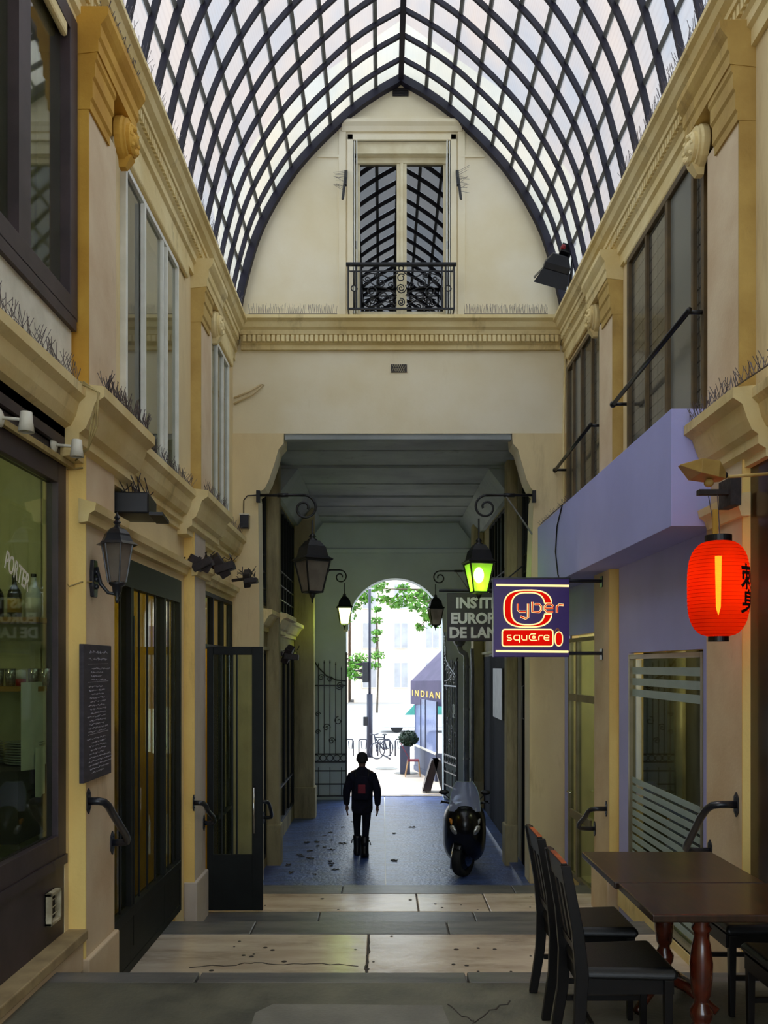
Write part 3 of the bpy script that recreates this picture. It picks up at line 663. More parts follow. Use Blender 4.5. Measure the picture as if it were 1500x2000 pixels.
# ajar sash pieces
for yy in (7.34, 8.10): MB().box(XL+.03, XL+.065, yy-.014, yy+.014, 1.87, 3.89).build('sash_stile', 'alu', w)
MB().box(XL+.0, XL+.02, 6.92, 7.36, 1.87, 3.89).build('inner_jamb', 'black', w)
w = window(XL+.02, 1, 10.25, 11.45, 1.80, 3.96, ((10.65, .04), (11.05, .04)), (), 'alu', 'glassup', fw=.045, d=.06)
for y0, y1, h0, h1, m in ((2.8, 5.76, 2.0, 4.3, 'oliveback'), (6.7, 8.8, 1.7, 4.0, 'oliveback'), (10.1, 11.7, 1.7, 4.0, 'oliveback')):
    room(XL-.10, XL-.22, y0+.05, y1-.05, h0, h1, m, open_x=XL-.10)
# upper right windows
w = window(XR-.02, -1, 6.72, 8.84, 1.60, 4.12, ((6.98, .05), (7.62, .07), (8.22, .05)), (), 'rust', 'glasswire', fw=.06, d=.07, pmats={(1, 0): 'glassfrost'})
w = window(XR-.02, -1, 9.90, 11.75, 1.60, 4.02, ((10.35, .05), (10.9, .06), (11.35, .05)), (), 'rust', 'glasswire', fw=.06, d=.07, pmats={(2, 0): 'glassfrost'})
w = window(XR-.02, -1, 2.6, 5.2, 2.0, 4.1, ((3.9, .05),), (), 'rust', 'glasswire')
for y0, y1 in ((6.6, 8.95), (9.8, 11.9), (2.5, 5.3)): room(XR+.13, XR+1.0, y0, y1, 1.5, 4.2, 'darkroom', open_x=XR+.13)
# guard bars across the right windows
for nm, y0, y1, lab in (('guard_bar', 6.70, 8.98, 'black horizontal guard bar across the larger right window'), ('guard_bar', 9.88, 12.0-.02, 'black guard bar across the farther right window')):
    t = thing(nm, lab, 'guard bar', (PR-.02, y0, 2.72)); g = MB(); g.tube([(PR-.06, y0, 2.74), (PR-.06, y1-.06, 2.68)], .022, 8); g.build('bar', 'black', t, smooth=True)
    g = MB(); g.tube([(PR-.06, y1-.06, 2.68), (PR+.11, y1-.06, 2.68)], .018, 8); g.ball((PR-.06, y1-.05, 2.68), .034); g.build('bracket', 'black', t, smooth=True)
    g = MB(); g.tube([(PR-.06, y0+.05, 2.74), (PR+.11, y0+.05, 2.74)], .018, 8); g.build('bracket', 'black', t, smooth=True)

# --- near left shopfront ---
w = window(XL-.03, 1, 2.2, 5.66, -1.22, 1.30, ((3.6, .06),), (), 'brown', 'glassdark', fw=.14, d=.08); w['label'] = 'near left shop window in a dark brown frame'
MB().box(XL-.10, XL-.005, 2.2, 5.66, -1.74, -1.22).build('stall_riser', 'brown', w)
MB().box(XL-.02, XL+.02, 2.2, 5.66, -1.28, -1.22).build('sill_rail', 'brown', w)
MB().box(XL-.04, XL+.03, 2.2, 5.70, 1.30, 1.40).build('fascia_board', 'brown', w); MB().box(XL-.04, XL+.06, 2.2, 5.74, 1.38, 1.52).build('fascia_top', 'brown', w)
MB().box(XL+.02, XL+.05, 2.2, 5.70, 1.285, 1.32).build('cable_trunking', 'cable', w)
MB().box(XL-.02, XL+.13, 2.2, 5.735, -1.80, -1.735).build('base_ledge', 'ledge', wall_l, bevel=.008, label='beige timber ledge along the foot of the shop')
MB().box(XL-.02, XL+.10, 2.2, 5.72, -2.0, -1.80).build('base_course', 'pink', wall_l)
vs, fs = text('PORTER', .150, .012, .001)
g = MB(); tilt = Matrix.Rotation(math.radians(-19), 4, 'X'); g.M = Matrix.Translation((XL-.02, 4.80, .545)) @ tilt @ Matrix(((0, 0, 1, 0), (1, 0, 0, 0), (0, 1, 0, 0), (0, 0, 0, 1))) @ Matrix.Diagonal((.62, 1, 1, 1))
g.add(vs, fs).build('lettering', 'white', w, label='white PORTER lettering on the glass')
room(XL-.125, XL-2.4, 2.0, 5.60, -1.9, 1.6, 'shopwall', open_x=XL-.125)
MB().box(XL-.13, XL-.03, 5.60, 5.66, -1.9, 1.4).build('inner_jamb', 'shopwall', wall_l)
ld = bpy.data.lights.new('shop_light', 'POINT'); lo_ = bpy.data.objects.new('shop_light', ld); COL.objects.link(lo_); lo_.location = (-2.9, 4.4, 1.2+EZ); ld.energy = 10; ld.color = (1, .96, .66); ld.shadow_soft_size = .1
# shelves with bottles, glasses, plates
XS = -3.0
for zz, lab in ((.30, 'upper wooden shelf with bottles in the near left shop'), (-.13, 'lower wooden shelf with glasses in the near left shop')):
    MB().box(XS, XL-.06, 5.38, 5.59, zz-.03, zz).build('wall_shelf', 'shelf', label=lab, cat='shelf', origin=(XS, 5.5, zz))
def bottle(x, y, z, h, r, m, lab, cap='bottleglass', lm=None, grp=None):
    t = thing('bottle', lab, 'bottle', (x, y, z), grp)
    MB().lathe([(.001, z), (r, z), (r, z+h*.55), (r*.85, z+h*.64), (r*.38, z+h*.76), (r*.34, z+h*.93), (.001, z+h*.93)], (x, y, 0), 16).build('body', m, t, smooth=True)
    MB().lathe([(.001, z+h*.93), (r*.4, z+h*.93), (r*.4, z+h), (.001, z+h)], (x, y, 0), 12).build('cap', cap, t)
    if lm: MB().lathe([(r*1.02, z+h*.12), (r*1.02, z+h*.45)], (x, y, 0), 16).build('label_band', lm, t, smooth=True)
bottle(-2.20, 5.48, .302, .275, .045, 'bottlewhite', 'white coconut-liqueur style bottle at the right end of the upper shelf', lm='white')
bottle(-2.32, 5.48, .302, .265, .042, 'bottleglass', 'dark bottle with a yellow label beside the white bottle', lm='labely')
bottle(-2.43, 5.48, .302, .25, .040, 'bottleglass', 'dark bottle at the left edge of the upper shelf')
def tumbler(x, y, z, lab, m='lens', h=.11, r=.035):
    t = MB().lathe([(.001, z), (r*.8, z), (r, z+h), (r*.93, z+h), (r*.74, z+.008), (.001, z+.008)], (x, y, 0), 12).build('tumbler', m, smooth=True, label=lab, cat='glass', origin=(x, y, z), group='glasses on the lower shelf')
for i, x in enumerate((-2.42, -2.345, -2.20, -2.13)): tumbler(x, 5.48, -.128, ('leftmost', 'second from left', 'second from right', 'rightmost')[i]+' of the glasses on the lower shelf')
t = thing('sauce_pot', 'small white pot with a red base between the glasses', 'pot', (-2.275, 5.47, -.128))
MB().lathe([(.001, -.128), (.032, -.128), (.032, -.085)], (-2.275, 5.47, 0), 12).build('base', 'redlens', t, smooth=True); MB().lathe([(.031, -.085), (.028, -.03), (.001, -.025)], (-2.275, 5.47, 0), 12).build('lid', 'bottlewhite', t, smooth=True)
MB().box(-2.98, XL-.07, 5.1, 5.59, -1.05, -.62).build('kitchen_counter', 'darkroom', label='dark counter under the shelves of the near left shop', cat='counter', origin=(-2.7, 5.3, -1.05))
for i, x in enumerate((-2.50, -2.24)):
    for k in range(9):
        MB().lathe([(.001, 0), (.07, 0), (.12, .014), (.115, .017), (.001, .006)], (x, 5.44, -.618+.016*k), 16).build('plate', 'plate', smooth=True, label=('left' if i == 0 else 'right')+' plate pile on the counter, plate %s' % ('lowest', 'second lowest', 'third from bottom', 'fourth from bottom', 'middle one', 'fourth from top', 'third from top', 'second from top', 'topmost')[k], cat='plate', group='plates stacked on the counter', origin=(x, 5.44, -.618+.016*k))
for (y0, y1, z0, z1, lab) in ((5.12, 5.50, -.62, -.10, 'larger lined paper sheet taped inside the near shop glass'), (5.30, 5.45, -.80, -.50, 'smaller lined paper slip overlapping the larger sheet')):
    g = MB(); X = XL-.06-(0 if z1 > -.2 else -.012)
    g.loft([[(X+.006*math.sin(k), y0+(y1-y0)*k/6, zz+.02*math.sin(k*1.3)*(zz == z0)) for k in range(7)]+[(X+.003+.006*math.sin(k), y0+(y1-y0)*k/6, zz) for k in range(6, -1, -1)] for zz in (z0, (z0+z1)/2, z1)])
    g.build('paper_sheet', 'paper', label=lab, cat='paper', origin=(X, y0, z0))
# air vent on the riser
XV = XL-.045
t = thing('air_vent', 'small cream louvred vent on the brown riser under the shop window', 'vent', (XV+.05, 5.42, -1.56))
g = MB(); a, b, c, d = 5.33, 5.50, -1.60, -1.40
for q in ((a, b, c, c+.02), (a, b, d-.02, d), (a, a+.02, c, d), (b-.02, b, c, d)): g.box(XV+.04, XV+.085, *q)
g.build('frame', 'ceram', t, bevel=.003); MB().box(XV+.04, XV+.05, a, b, c, d).build('back_plate', 'spot', t)
for k in range(3): MB().bar((XV+.06, a+.02, c+.05+.045*k), (XV+.06, b-.02, c+.05+.045*k), .004, .03, up=(1, 0, 1)).build('louvre', 'ceram', t)
# spot lamps
def spot(y, z, lab):
    t = thing('spot_lamp', lab, 'spotlight', (XL+.03, y, z), 'white spot lamps over the near shop window')
    X = XL+.035
    MB().lathe([(.001, 0), (.045, 0), (.05, .012), (.03, .022), (.001, .025)], (X, y, z), 16, 'x').build('wall_rose', 'white', t, smooth=True)
    MB().tube([(X+.02, y, z), (X+.13, y, z-.01)], .009, 8).build('arm', 'white', t, smooth=True)
    MB().lathe([(.001, .055), (.03, .05), (.034, 0), (.042, -.055), (.036, -.055), (.026, .0)], (X+.15, y, z-.02), 14).build('lamp_head', 'white', t, smooth=True)
    MB().lathe([(.036, -.05), (.030, -.03), (.001, -.03)], (X+.15, y, z-.02), 14).build('reflector', 'chrome', t, smooth=True)
spot(4.60, 1.31, 'white spot lamp on the brown fascia, nearer to the photographer'); spot(5.36, 1.36, 'white spot lamp on the brown fascia, farther one beside the loose cables')
# cables
def cable(pts, r, lab, m='cable', name='cable'):
    return MB().tube(pts, r, 6).build(name, m, smooth=True, label=lab, cat='cable', origin=pts[0])
cable([(PL-.012, 5.72, 1.30), (PL-.13, 5.70, 1.28), (PL-.14, 5.70, 1.2), (PL-.13, 5.71, .6), (PL-.135, 5.71, .1), (PL-.13, 5.70, -.45)], .006, 'cream cable running down the left edge of the yellow pilaster')
cable([(PL-.13, 5.71, -.06+.62), (PL-.10, 5.715, .52), (PL-.02, 5.72, .55), (PL+.03, 5.84, .56)], .005, 'short cable feeding the near wall lantern')
for k in range(3): cable([(XL+.19-.02*k, 5.46, 1.78), (XL+.30, 5.43-.01*k, 1.70), (XL+.24+.02*k, 5.45, 1.5), (XL+.22, 5.46, 1.36), (XL+.12, 5.52, 1.30+.02*k)], .006, ('thickest', 'middle', 'thinnest')[k]+' of the loose cables hanging over the cornice corner above the spot lamp')

# --- left shop 2 ---
w = window(XL+.02, 1, 6.42, 8.66, -2.43, .84, ((6.98, .08), (8.03, .06)), (), 'frame', 'glassdark', fw=.07, d=.09); w['label'] = 'tall dark green glazed shopfront'
MB().box(XL-.01, XL+.06, 6.46, 8.62, -2.42, -1.98).build('kick_panel', 'frame', w); MB().box(XL, XL+.075, 6.46, 8.62, -2.0, -1.92).build('lower_rail', 'frame', w, bevel=.005)
MB().box(XL, XL+.07, 6.46, 8.62, .62, .84).build('head_board', 'frame', w)
for yy in (6.72, 7.25, 7.50, 7.76, 8.24, 8.44): MB().box(XL+.03, XL+.045, yy-.008, yy+.008, -1.93, .64).build('glazing_bar', 'frame', w)
MB().bar((XL+.05, 7.02, -2.25), (XL+.05, 7.02, .4), .03, .03).build('bolt_rod', 'frame', w)
# --- left shop 3: transom, fixed side and open leaf ---
w = window(XL+.0, 1, 9.80, 11.75, .20, .86, ((10.45, .06), (11.1, .06)), (), 'frame', 'glassdark', fw=.05, d=.08)
w = window(XL+.0, 1, 10.75, 11.75, -2.80, .20, ((11.2, .05),), (-1.9,), 'frame', 'glassdark', fw=.06, d=.08)
door = struct('door_1', (-1.94, 9.62, Z2)); door['label'] = 'open dark green glazed door leaf of the third left shop'
a, b, zb, zt, Y = -1.955, -1.335, Z2+.03, .21, 9.66
g = MB(); g.box(a, a+.07, Y, Y+.05, zb, zt); g.box(b-.12, b, Y, Y+.05, zb, zt); g.box(a+.07, b-.12, Y, Y+.05, zt-.09, zt); g.build('door_frame', 'frame', door, bevel=.004)
MB().box(a+.07, b-.12, Y+.005, Y+.045, zb, zb+.62).build('kick_panel', 'frame', door)
for xx in (a+.16, a+.28, a+.33): MB().box(xx-.008, xx+.008, Y+.005, Y+.045, zb+.62, zt-.09).build('glazing_bar', 'frame', door)
MB().box(a+.07, b-.12, Y+.02, Y+.026, zb+.62, zt-.09).build('pane', 'glassdark', door)
MB().tube([(b-.09, Y, -1.35), (b-.09, Y-.06, -1.35), (b-.09, Y-.06, -1.85), (b-.09, Y, -1.85)], .012, 8).build('door_handle', 'chrome', door, smooth=True)
room(XL-.13, XL-2.6, 6.35, 8.9, -2.5, 1.0, 'goldwall', open_x=XL-.13); room(XL-.13, XL-2.6, 9.4, 11.9, -2.8, 1.0, 'goldwall', open_x=XL-.13)
for yy in (7.4, 10.6):
    ld = bpy.data.lights.new('shop_light', 'POINT'); o = bpy.data.objects.new('shop_light', ld); COL.objects.link(o); o.location = (-3.4, yy, .6+EZ); ld.energy = 34; ld.color = (1, .85, .25); ld.shadow_soft_size = .12
# furniture inside left shop 2
t = thing('display_rack', 'golden display rack with packets behind the green shopfront', 'rack', (-3.6, 8.3, -2.48))
MB().box(-4.3, -2.9, 8.35, 8.75, -2.48, -.3).build('rack_back', 'goldwall', t)
for k in range(5): MB().box(-4.3, -2.9, 8.1, 8.35, -2.2+.42*k, -2.17+.42*k).build('rack_shelf', 'orange', t)
random.seed(2); pm = ['redlens', 'orange', 'white', 'slate', 'amber']
for k in range(5):
    for j in range(9):
        x = -4.22+.145*j; MB().box(x, x+.11, 8.14, 8.30, -2.168+.42*k, -2.168+.42*k+random.uniform(.18, .3)).build('packet', random.choice(pm), t)
t = thing('shop_table', 'dim table inside the second left shop', 'table', (-3.0, 7.3, -2.48))
MB().box(-3.4, -2.7, 6.9, 7.9, -1.75, -1.71).build('table_top', 'white', t)
for x in (-3.35, -2.75):
    for y in (6.95, 7.85): MB().box(x-.02, x+.02, y-.02, y+.02, -2.48, -1.75).build('leg', 'black', t)

# --- right side: lavender shop ---
w = window(XR-.01, -1, 6.78, 8.82, -2.33, .11, (), (), 'champ', 'glassdark', fw=.045, d=.07); w['label'] = 'right shop window with frosted stripes'
for k, zz in enumerate((-.05, -.16, -.27)): MB().box(XR-.018, XR-.014, 6.83, 8.77, zz-.035, zz+.035).build('frosted_stripe', 'frost', w)
for k in range(14):                                # slanting frosted stripes, in the plane of the glass
    z_far = z_near = -1.12-.082*k
    p = [(8.77, z_far), (6.83, z_near), (6.83, z_near-.055), (8.77, z_far-.055)]
    p = [(y, max(zz, -2.27)) for y, zz in p]
    if p[0][1] <= -2.26: continue
    MB().ext(p, XR-.018, XR-.014, 'x').build('frosted_stripe', 'frost', w)
g = MB(); wall_grid(g, XR-.035, XR+.02, (6.52, 9.2), (Z1-.2, 1.6), [(6.78, 8.84, -2.35, .13)]); g.build('lavender_facing', 'purple', wall_r, label='lavender painted wall around the striped window')
g = MB(); wall_grid(g, XR-.035, XR+.02, (9.98, 11.95), (Z2-.3, 1.6), [(10.15, 11.75, -3.0, .40)]); g.build('lavender_facing', 'purple', wall_r, label='lavender painted jambs of the shop door')
MB().box(XR-.05, XR, 6.6, 9.2, Z1-.1, Z1+.08).build('base_course', 'mould', wall_r)
t = struct('trim_1', (2.2, 6.43, .95)); t['label'] = 'projecting lavender boxed fascia over the right shop'
MB().box(2.13, XR, 6.43, YE-.02, 1.03, 1.90).build('boxed_fascia', 'purple', t, bevel=.004)
cable([(2.122, 10.3, 1.91), (2.12, 10.6, 1.7), (2.12, 10.7, 1.4), (2.12, 10.55, 1.1), (2.15, 10.5, 1.02)], .008, 'dark cable drooping down the lavender boxed fascia', 'black')
# door
d2 = window(XR-.0, -1, 10.15, 11.75, Z2-.05, .36, ((10.35, .06), (11.35, .06)), ((-.42, .09),), 'champ', 'glassdark', fw=.05, d=.07, name='door'); d2.rotation_euler.z = .052; d2.location.x += .083; d2['label'] = 'bronze aluminium glazed shop door on the right'
MB().box(XR-.05, XR-.02, 10.4, 11.3, -1.95, -1.85).build('mid_rail', 'champ', d2); MB().tube([(XR-.04, 11.22, -1.62), (XR-.10, 11.22, -1.62), (XR-.10, 11.08, -1.62)], .012, 8).build('door_handle', 'chrome', d2, smooth=True)
room(XR+.13, XR+2.6, 6.4, 9.2, -2.6, .5, 'darkroom', open_x=XR+.13); room(XR+.13, XR+2.0, 9.9, 12.0, -2.9, .6, 'shopwall', open_x=XR+.13)
MB().box(XR+.9, XR+2.55, 9.0, 9.15, -2.5, .4).build('amber_partition', 'goldwall', wall_r)
t = thing('shop_counter', 'dark shop counter with an amber top inside the right shop', 'counter', (3.4, 8.5, -2.6))
MB().box(3.25, 4.4, 7.6, 8.5, -2.58, -1.0).build('counter_body', 'slate', t); MB().box(3.18, 4.45, 7.52, 8.56, -1.0, -.94).build('counter_top', 'orange', t, bevel=.01)
vs, fs = text('CHIMKE', .16, .0, .002); g = MB(); g.M = Matrix.Translation((3.42, 7.597, -1.28)) @ Matrix.Rotation(PI/2, 4, 'X'); g.add(vs, fs); g.build('lettering', 'zinc', t, label='faint grey capital letters on the counter front')
MB().lathe([(.09, -2.58), (.09, .45)], (3.0, 8.9, 0), 16).build('steel_column', 'zinc', label='grey steel column just inside the right shop window', cat='column', smooth=True, origin=(3.0, 8.9, -2.6))
ld = bpy.data.lights.new('shop_light', 'POINT'); o = bpy.data.objects.new('shop_light', ld); COL.objects.link(o); o.location = (4.0, 8.0, .2+EZ); ld.energy = 60; ld.color = (1, .78, .3); ld.shadow_soft_size = .12

for (x, y, z, e) in ((3.6, 11.0, .2, 30), (-2.5, 13.0, -.5, 8), (-2.5, 16.0, -.5, 14)):  # unseen lights added to brighten the right door glass and left passage windows
    ld = bpy.data.lights.new('shop_light', 'POINT'); o = bpy.data.objects.new('shop_light', ld); COL.objects.link(o); o.location = (x, y, z+EZ); ld.energy = e; ld.color = (1, .93, .7); ld.shadow_soft_size = .12
# --- passage windows ---
for s, X, H in ((1, TL-.02, HTL), (-1, TR+.02, HTR)):
    for i, (a, b, c, d) in enumerate(H):
        up = c > 0
        if s > 0 and not up:
            n = 4 if b-a > 1.5 else 2
            window(X, s, a, b, c, d, [a+(b-a)*k/n for k in range(1, n)], [c+.62], 'frame', 'glasstun', fw=.05, mw=.03)
        elif up:
            n = 6 if b-a > 1.5 else 2
            ws_ = window(X, s, a, b, c, d, [a+(b-a)*k/n for k in range(1, n)], [c+.25, c+.5, c+.75], 'frame', 'glasstun', fw=.04, mw=.02)
        else:
            ww = struct('door_%d' % (3+i), (X, a, c)); nb = max(3, int((b-a)/.22))
            for k in range(nb):
                y0, y1 = a+(b-a)*k/nb, a+(b-a)*(k+1)/nb; MB().box(X-.03, X+.02, y0+.004, y1-.004, c, d).build('door_board', 'blackdoor', ww)
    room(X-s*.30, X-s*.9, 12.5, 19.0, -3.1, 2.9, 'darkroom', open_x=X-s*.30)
# white notice on the far dark door, metal strip on the nearer one
MB().box(TR-.06, TR-.035, 15.1, 16.3, -.95, -.05).build('notice_board', 'zinc', label='grey metal notice board on the farther dark passage door', cat='notice board', origin=(TR, 15.1, -.95))
MB().tube([(TR-.03, 12.9, -.30), (TR-.06, 12.9, -.31), (TR-.06, 12.9, -.78), (TR-.03, 12.9, -.79)], .012, 6).build('pull_handle', 'zinc', label='long pull handle on the nearer dark passage door', cat='handle', smooth=True, origin=(TR-.05, 12.9, -.8))

# --- gable window ---
a, b, c, d = WN; Y = YE+.14
w = struct('window_0', ((a+b)/2, Y, c)); w['label'] = 'tall cream French window in the gable wall'
mid = (a+b)/2+.0
g = MB(); g.box(a+.0, b-.0, Y-.03, Y+.05, d-.24, d-.16); g.box(a+.0, a+.09, Y, Y+.05, c, d-.24); g.box(b-.09, b-.0, Y, Y+.05, c, d-.24); g.box(mid-.07, mid+.07, Y-.02, Y+.05, c, d-.24)
g.box(a+.09, b-.09, Y, Y+.05, c, c+.10); g.build('casement_frame', 'cream', w, bevel=.005)
MB().box(mid-.02, mid+.02, Y-.045, Y, c, d-.24).build('meeting_stile', 'cream', w, bevel=.006)
MB().box(a, b, YE+.02, YE+.42, d-.16, d+.02).build('reveal_head', 'cream', w)
for s in (-1, 1):
    x0, x1 = (a+.09, mid-.07) if s < 0 else (mid+.07, b-.09)
    g = MB(); yy = Y+.012; tl = .035*s
    g.add([(x0, yy+.0, c+.10), (x1, yy, c+.10), (x1, yy+.004, d-.24), (x0, yy+.004, d-.24)], [(0, 1, 2, 3)]); g.build('pane', 'glassgab', w)
    # folded metal shutters at the jambs
    X = a if s < 0 else b
    for k in range(2):
        xx = X-s*(.015+.035*k); MB().box(xx-.006, xx+.006, YE-.04-.03*k, YE+.12, c+.0, d-.02).build('folded_shutter', 'alu', w)
    MB().box(X-s*.045-.012, X-s*.045+.012, YE-.03, YE, c+.9, c+1.0).build('shutter_hinge', 'black', w)
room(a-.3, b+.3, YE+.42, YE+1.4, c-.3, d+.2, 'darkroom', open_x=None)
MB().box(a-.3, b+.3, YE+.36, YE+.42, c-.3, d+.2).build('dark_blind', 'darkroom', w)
# balcony guard
t = thing('balcony_railing', 'black wrought iron balcony guard of the gable window', 'railing', (CX+.03, YE-.2, 4.78))
x0, x1, z0, z1, Y = -.47, .96, 4.82, 5.42, YE-.24
MB().box(x0-.03, x1+.03, Y-.03, Y+.03, z1-.02, z1+.02).build('top_rail', 'black', t, bevel=.006)
g = MB(); g.box(x0-.01, x1+.01, Y-.014, Y+.014, z0-.012, z0+.012); g.box(x0+.02, x1-.02, Y-.008, Y+.008, z1-.10, z1-.085); g.build('bottom_rail', 'black', t)
for x in (x0, x0+.11, x0+.165, x1-.165, x1-.11, x1): MB().box(x-.010, x+.010, Y-.01, Y+.01, z0, z1).build('upright', 'black', t)
for s in (-1, 1):
    X = x0 if s < 0 else x1; MB().tube([(X, Y, z1), (X, YE+.01, z1)], .012, 6).build('return_rail', 'black', t); MB().tube([(X, Y, z0), (X, YE+.01, z0)], .012, 6).build('return_rail', 'black', t)
mx = (x0+x1)/2
def scr(c, r0, r1, a0, a1, m_=1): return [(mx+m_*(p[0]-mx), p[1], p[2]) for p in spiral(c, r0, r1, a0, a1, 18, y=Y)]
sc_ = []
sc_.append(scr((mx, 5.10), .01, .075, 0, 4.2*PI)); sc_.append(scr((mx, 4.91), .01, .055, PI, 4.6*PI)); sc_.append(spiral((mx, 5.37), .032, .032, 0, 2*PI, 16, y=Y)); sc_.append(scr((mx, 5.24), .055, .03, .2*PI, 2.3*PI))
for m_ in (-1, 1):
    for (dx, zz, r, a0, a1) in ((.40, 5.06, .085, 0, 3.6), (.27, 5.17, .07, 1, 4.4), (.25, 4.98, .07, 2, 5.0), (.14, 5.14, .05, .5, 3.4), (.46, 5.22, .05, 1, 4.0), (.14, 4.97, .04, 1, 3.8), (.38, 4.92, .05, 0, 3.0), (.33, 5.27, .04, 0, 3.2)):
        sc_.append(scr((mx+dx, zz), .008, r, a0*PI, a1*PI, m_))
    sc_.append([(mx+m_*u, Y, z) for u, z in ((.53, 5.1), (.52, 4.92), (.44, 4.855), (.33, 4.86), (.22, 4.92), (.12, 4.90), (.07, 4.86))])
    sc_.append([(mx+m_*u, Y, z) for u, z in ((.52, 5.27), (.40, 5.30), (.28, 5.29), (.18, 5.24), (.10, 5.27), (.04, 5.31))])
    sc_.append([(mx+m_*u, Y, z) for u, z in ((.50, 5.14), (.42, 5.18), (.33, 5.12), (.22, 5.10), (.12, 5.05), (.06, 5.0))])
    for k in range(3): sc_.append(spiral((mx+m_*.635, 5.10-.0*k), .035, .045, 0, 2*PI, 12, y=Y) if k == 0 else [(mx+m_*.635, Y, 5.10+(.045 if k == 1 else -.045)), (mx+m_*.635, Y, z1-.1 if k == 1 else z0)])
for p in sc_: MB().tube(p, .0085, 5).build('scroll', 'black', t, smooth=True)
for s, lab in ((-1, 'black shutter stay with wire spikes left of the gable window'), (1, 'black shutter stay with wire spikes right of the gable window')):
    X = WN[0]-.10 if s < 0 else WN[1]+.09
    t = thing('shutter_stay', lab, 'stay', (X, YE-.05, 6.25))
    MB().bar((X+.0, YE-.03, 6.80), (X-s*.00, YE-.22, 6.50), .04, .03).build('arm', 'black', t); MB().bar((X-s*.0, YE-.20, 6.62), (X+s*(.035), YE-.24, 6.30), .030, .022).build('hook', 'black', t)
    g = MB()
    for k in range(12): z = 6.5+.025*k; g.tube([(X+s*.02, YE-.08, z), (X+s*(.12+.05*random.random()), YE-.14, z-.06+.12*random.random())], .0022, 4)
    g.build('spike_wires', 'spike', t, kind='stuff')
# grilles in the end wall
t = thing('vent_grille', 'dark rectangular opening at the top of the gable', 'vent', (CX, YE-.01, 7.84)); g = MB(); zc = 7.90; g.box(CX-.115, CX+.105, YE-.012, YE-.004, zc-.055, zc+.055); g.build('dark_plate', 'spot', t)  # dark plate on the wall face; its colour stands for the opening's shade
g = MB()
for k in range(5): g.box(CX-.115, CX+.105, YE-.02, YE-.012, zc-.052+.024*k, zc-.048+.024*k)
g.build('slat', 'black', t)
t = thing('vent_grille', 'small lattice vent grille in the wall above the passage opening', 'vent', (.22, YE-.01, 4.04)); MB().box(.11, .33, YE-.012, YE-.002, 4.04, 4.15).build('dark_plate', 'spot', t)  # flat dark plate, shade behind the lattice put into its colour
g = MB()
for k in range(7):
    for s in (-1, 1):
        x = .12+.03*k; x2 = x+s*.05
        if .11 < x2 < .33: g.bar((x, YE-.018, 4.045), (x2, YE-.018, 4.145), .005, .004)
g.build('lattice', 'ceram', t)
cable([(XL+.02, YE-.03, 3.68), (-1.85, YE-.04, 3.76), (-1.68, YE-.04, 3.86), (-1.64, YE-.04, 3.86), (-1.80, YE-.04, 3.72), (XL+.02, YE-.03, 3.60)], .014, 'cream painted conduit stub on the end wall near the left corner', 'plaster')

cable([(XR-.03, YE-.05, 4.30), (XR-.05, YE-.05, 3.2), (XR-.045, YE-.05, 2.2), (XR-.05, YE-.05, 2.0)], .016, 'painted vertical pipe in the right corner of the end wall', 'mould', 'corner_pipe')
# ================= THINGS OF THE HALL =================
# bird spikes: strips of wires
def spikes(pts, lab, n=40, h=.10, r=.0018, spread=.05, cat='bird spikes'):
    g = MB(); P = [Vector(p) for p in pts]; L = [(b-a).length for a, b in zip(P[:-1], P[1:])]; tot = sum(L)
    for k in range(n):
        s = tot*(k+.5)/n; i = 0
        while i < len(L)-1 and s > L[i]: s -= L[i]; i += 1
        p = P[i]+(P[i+1]-P[i])*(s/L[i])
        for q in range(2):
            d = Vector((random.uniform(-1, 1)*spread, random.uniform(-1, 1)*spread, h*random.uniform(.6, 1.1))); g.tube([p, p+d], r, 3)
    for a, b in zip(P[:-1], P[1:]): g.bar(a+Vector((0, 0, .002)), b+Vector((0, 0, .002)), .012, .004)
    return g.build('bird_spikes', 'spike', label=lab, cat=cat, origin=pts[0], kind='stuff')
random.seed(21)
spikes([(XL+.17, 3.6, 1.77), (XL+.17, 5.45, 1.77)], 'bird spikes on the cornice below the near left window', 60, .11)
spikes([(XL+.27, 5.6, 1.78), (XL+.27, 6.7, 1.78)], 'dense bird spikes on the projecting cornice block over the wall lantern', 50, .13, .0028)
spikes([(XL+.16, 6.8, 1.78), (XL+.16, 8.7, 1.78)], 'bird spikes along the left cornice between the two projecting blocks', 50, .10, .0022)
spikes([(XL+.27, 8.8, 1.78), (XL+.27, 10.1, 1.78)], 'bird spikes on the second projecting block of the left cornice', 30, .10, .0022)
spikes([(XL+.16, 10.3, 1.78), (XL+.16, 11.8, 1.78)], 'bird spikes at the far end of the left cornice', 30, .10)
spikes([(XL+.25, YE-.22, 4.76), (-.62, YE-.22, 4.76)], 'bird spikes on the end wall ledge left of the balcony', 50, .13, .0022, .015)
spikes([(1.10, YE-.22, 4.76), (XR-.3, YE-.22, 4.76)], 'bird spikes on the end wall ledge right of the balcony', 60, .13, .0022, .015)
spikes([(XR-.17, 3.9, 1.77), (XR-.28, 5.6, 1.78), (XR-.28, 6.4, 1.78)], 'bird spikes on the right cornice beside the lavender box', 70, .10, .0024)
spikes([(XL+.19, 5.85, 4.39), (XL+.19, 6.6, 4.39)], 'bird spikes on top of the near left capital', 24, .12, .003)
spikes([(XR-.21, 5.2, 4.72), (XR-.21, 8.5, 4.72)], 'long bird spikes along the top of the right cornice', 90, .12, .0022)
spikes([(XL+.20, 4.6, 4.72), (XL+.20, 11.4, 4.72)], 'sparse bird spikes along the top of the left cornice', 110, .12, .002)
spikes([(2.13, 9.9, 1.91), (2.13, 11.8, 1.91)], 'bird spikes on top of the lavender box near the passage', 24, .05)
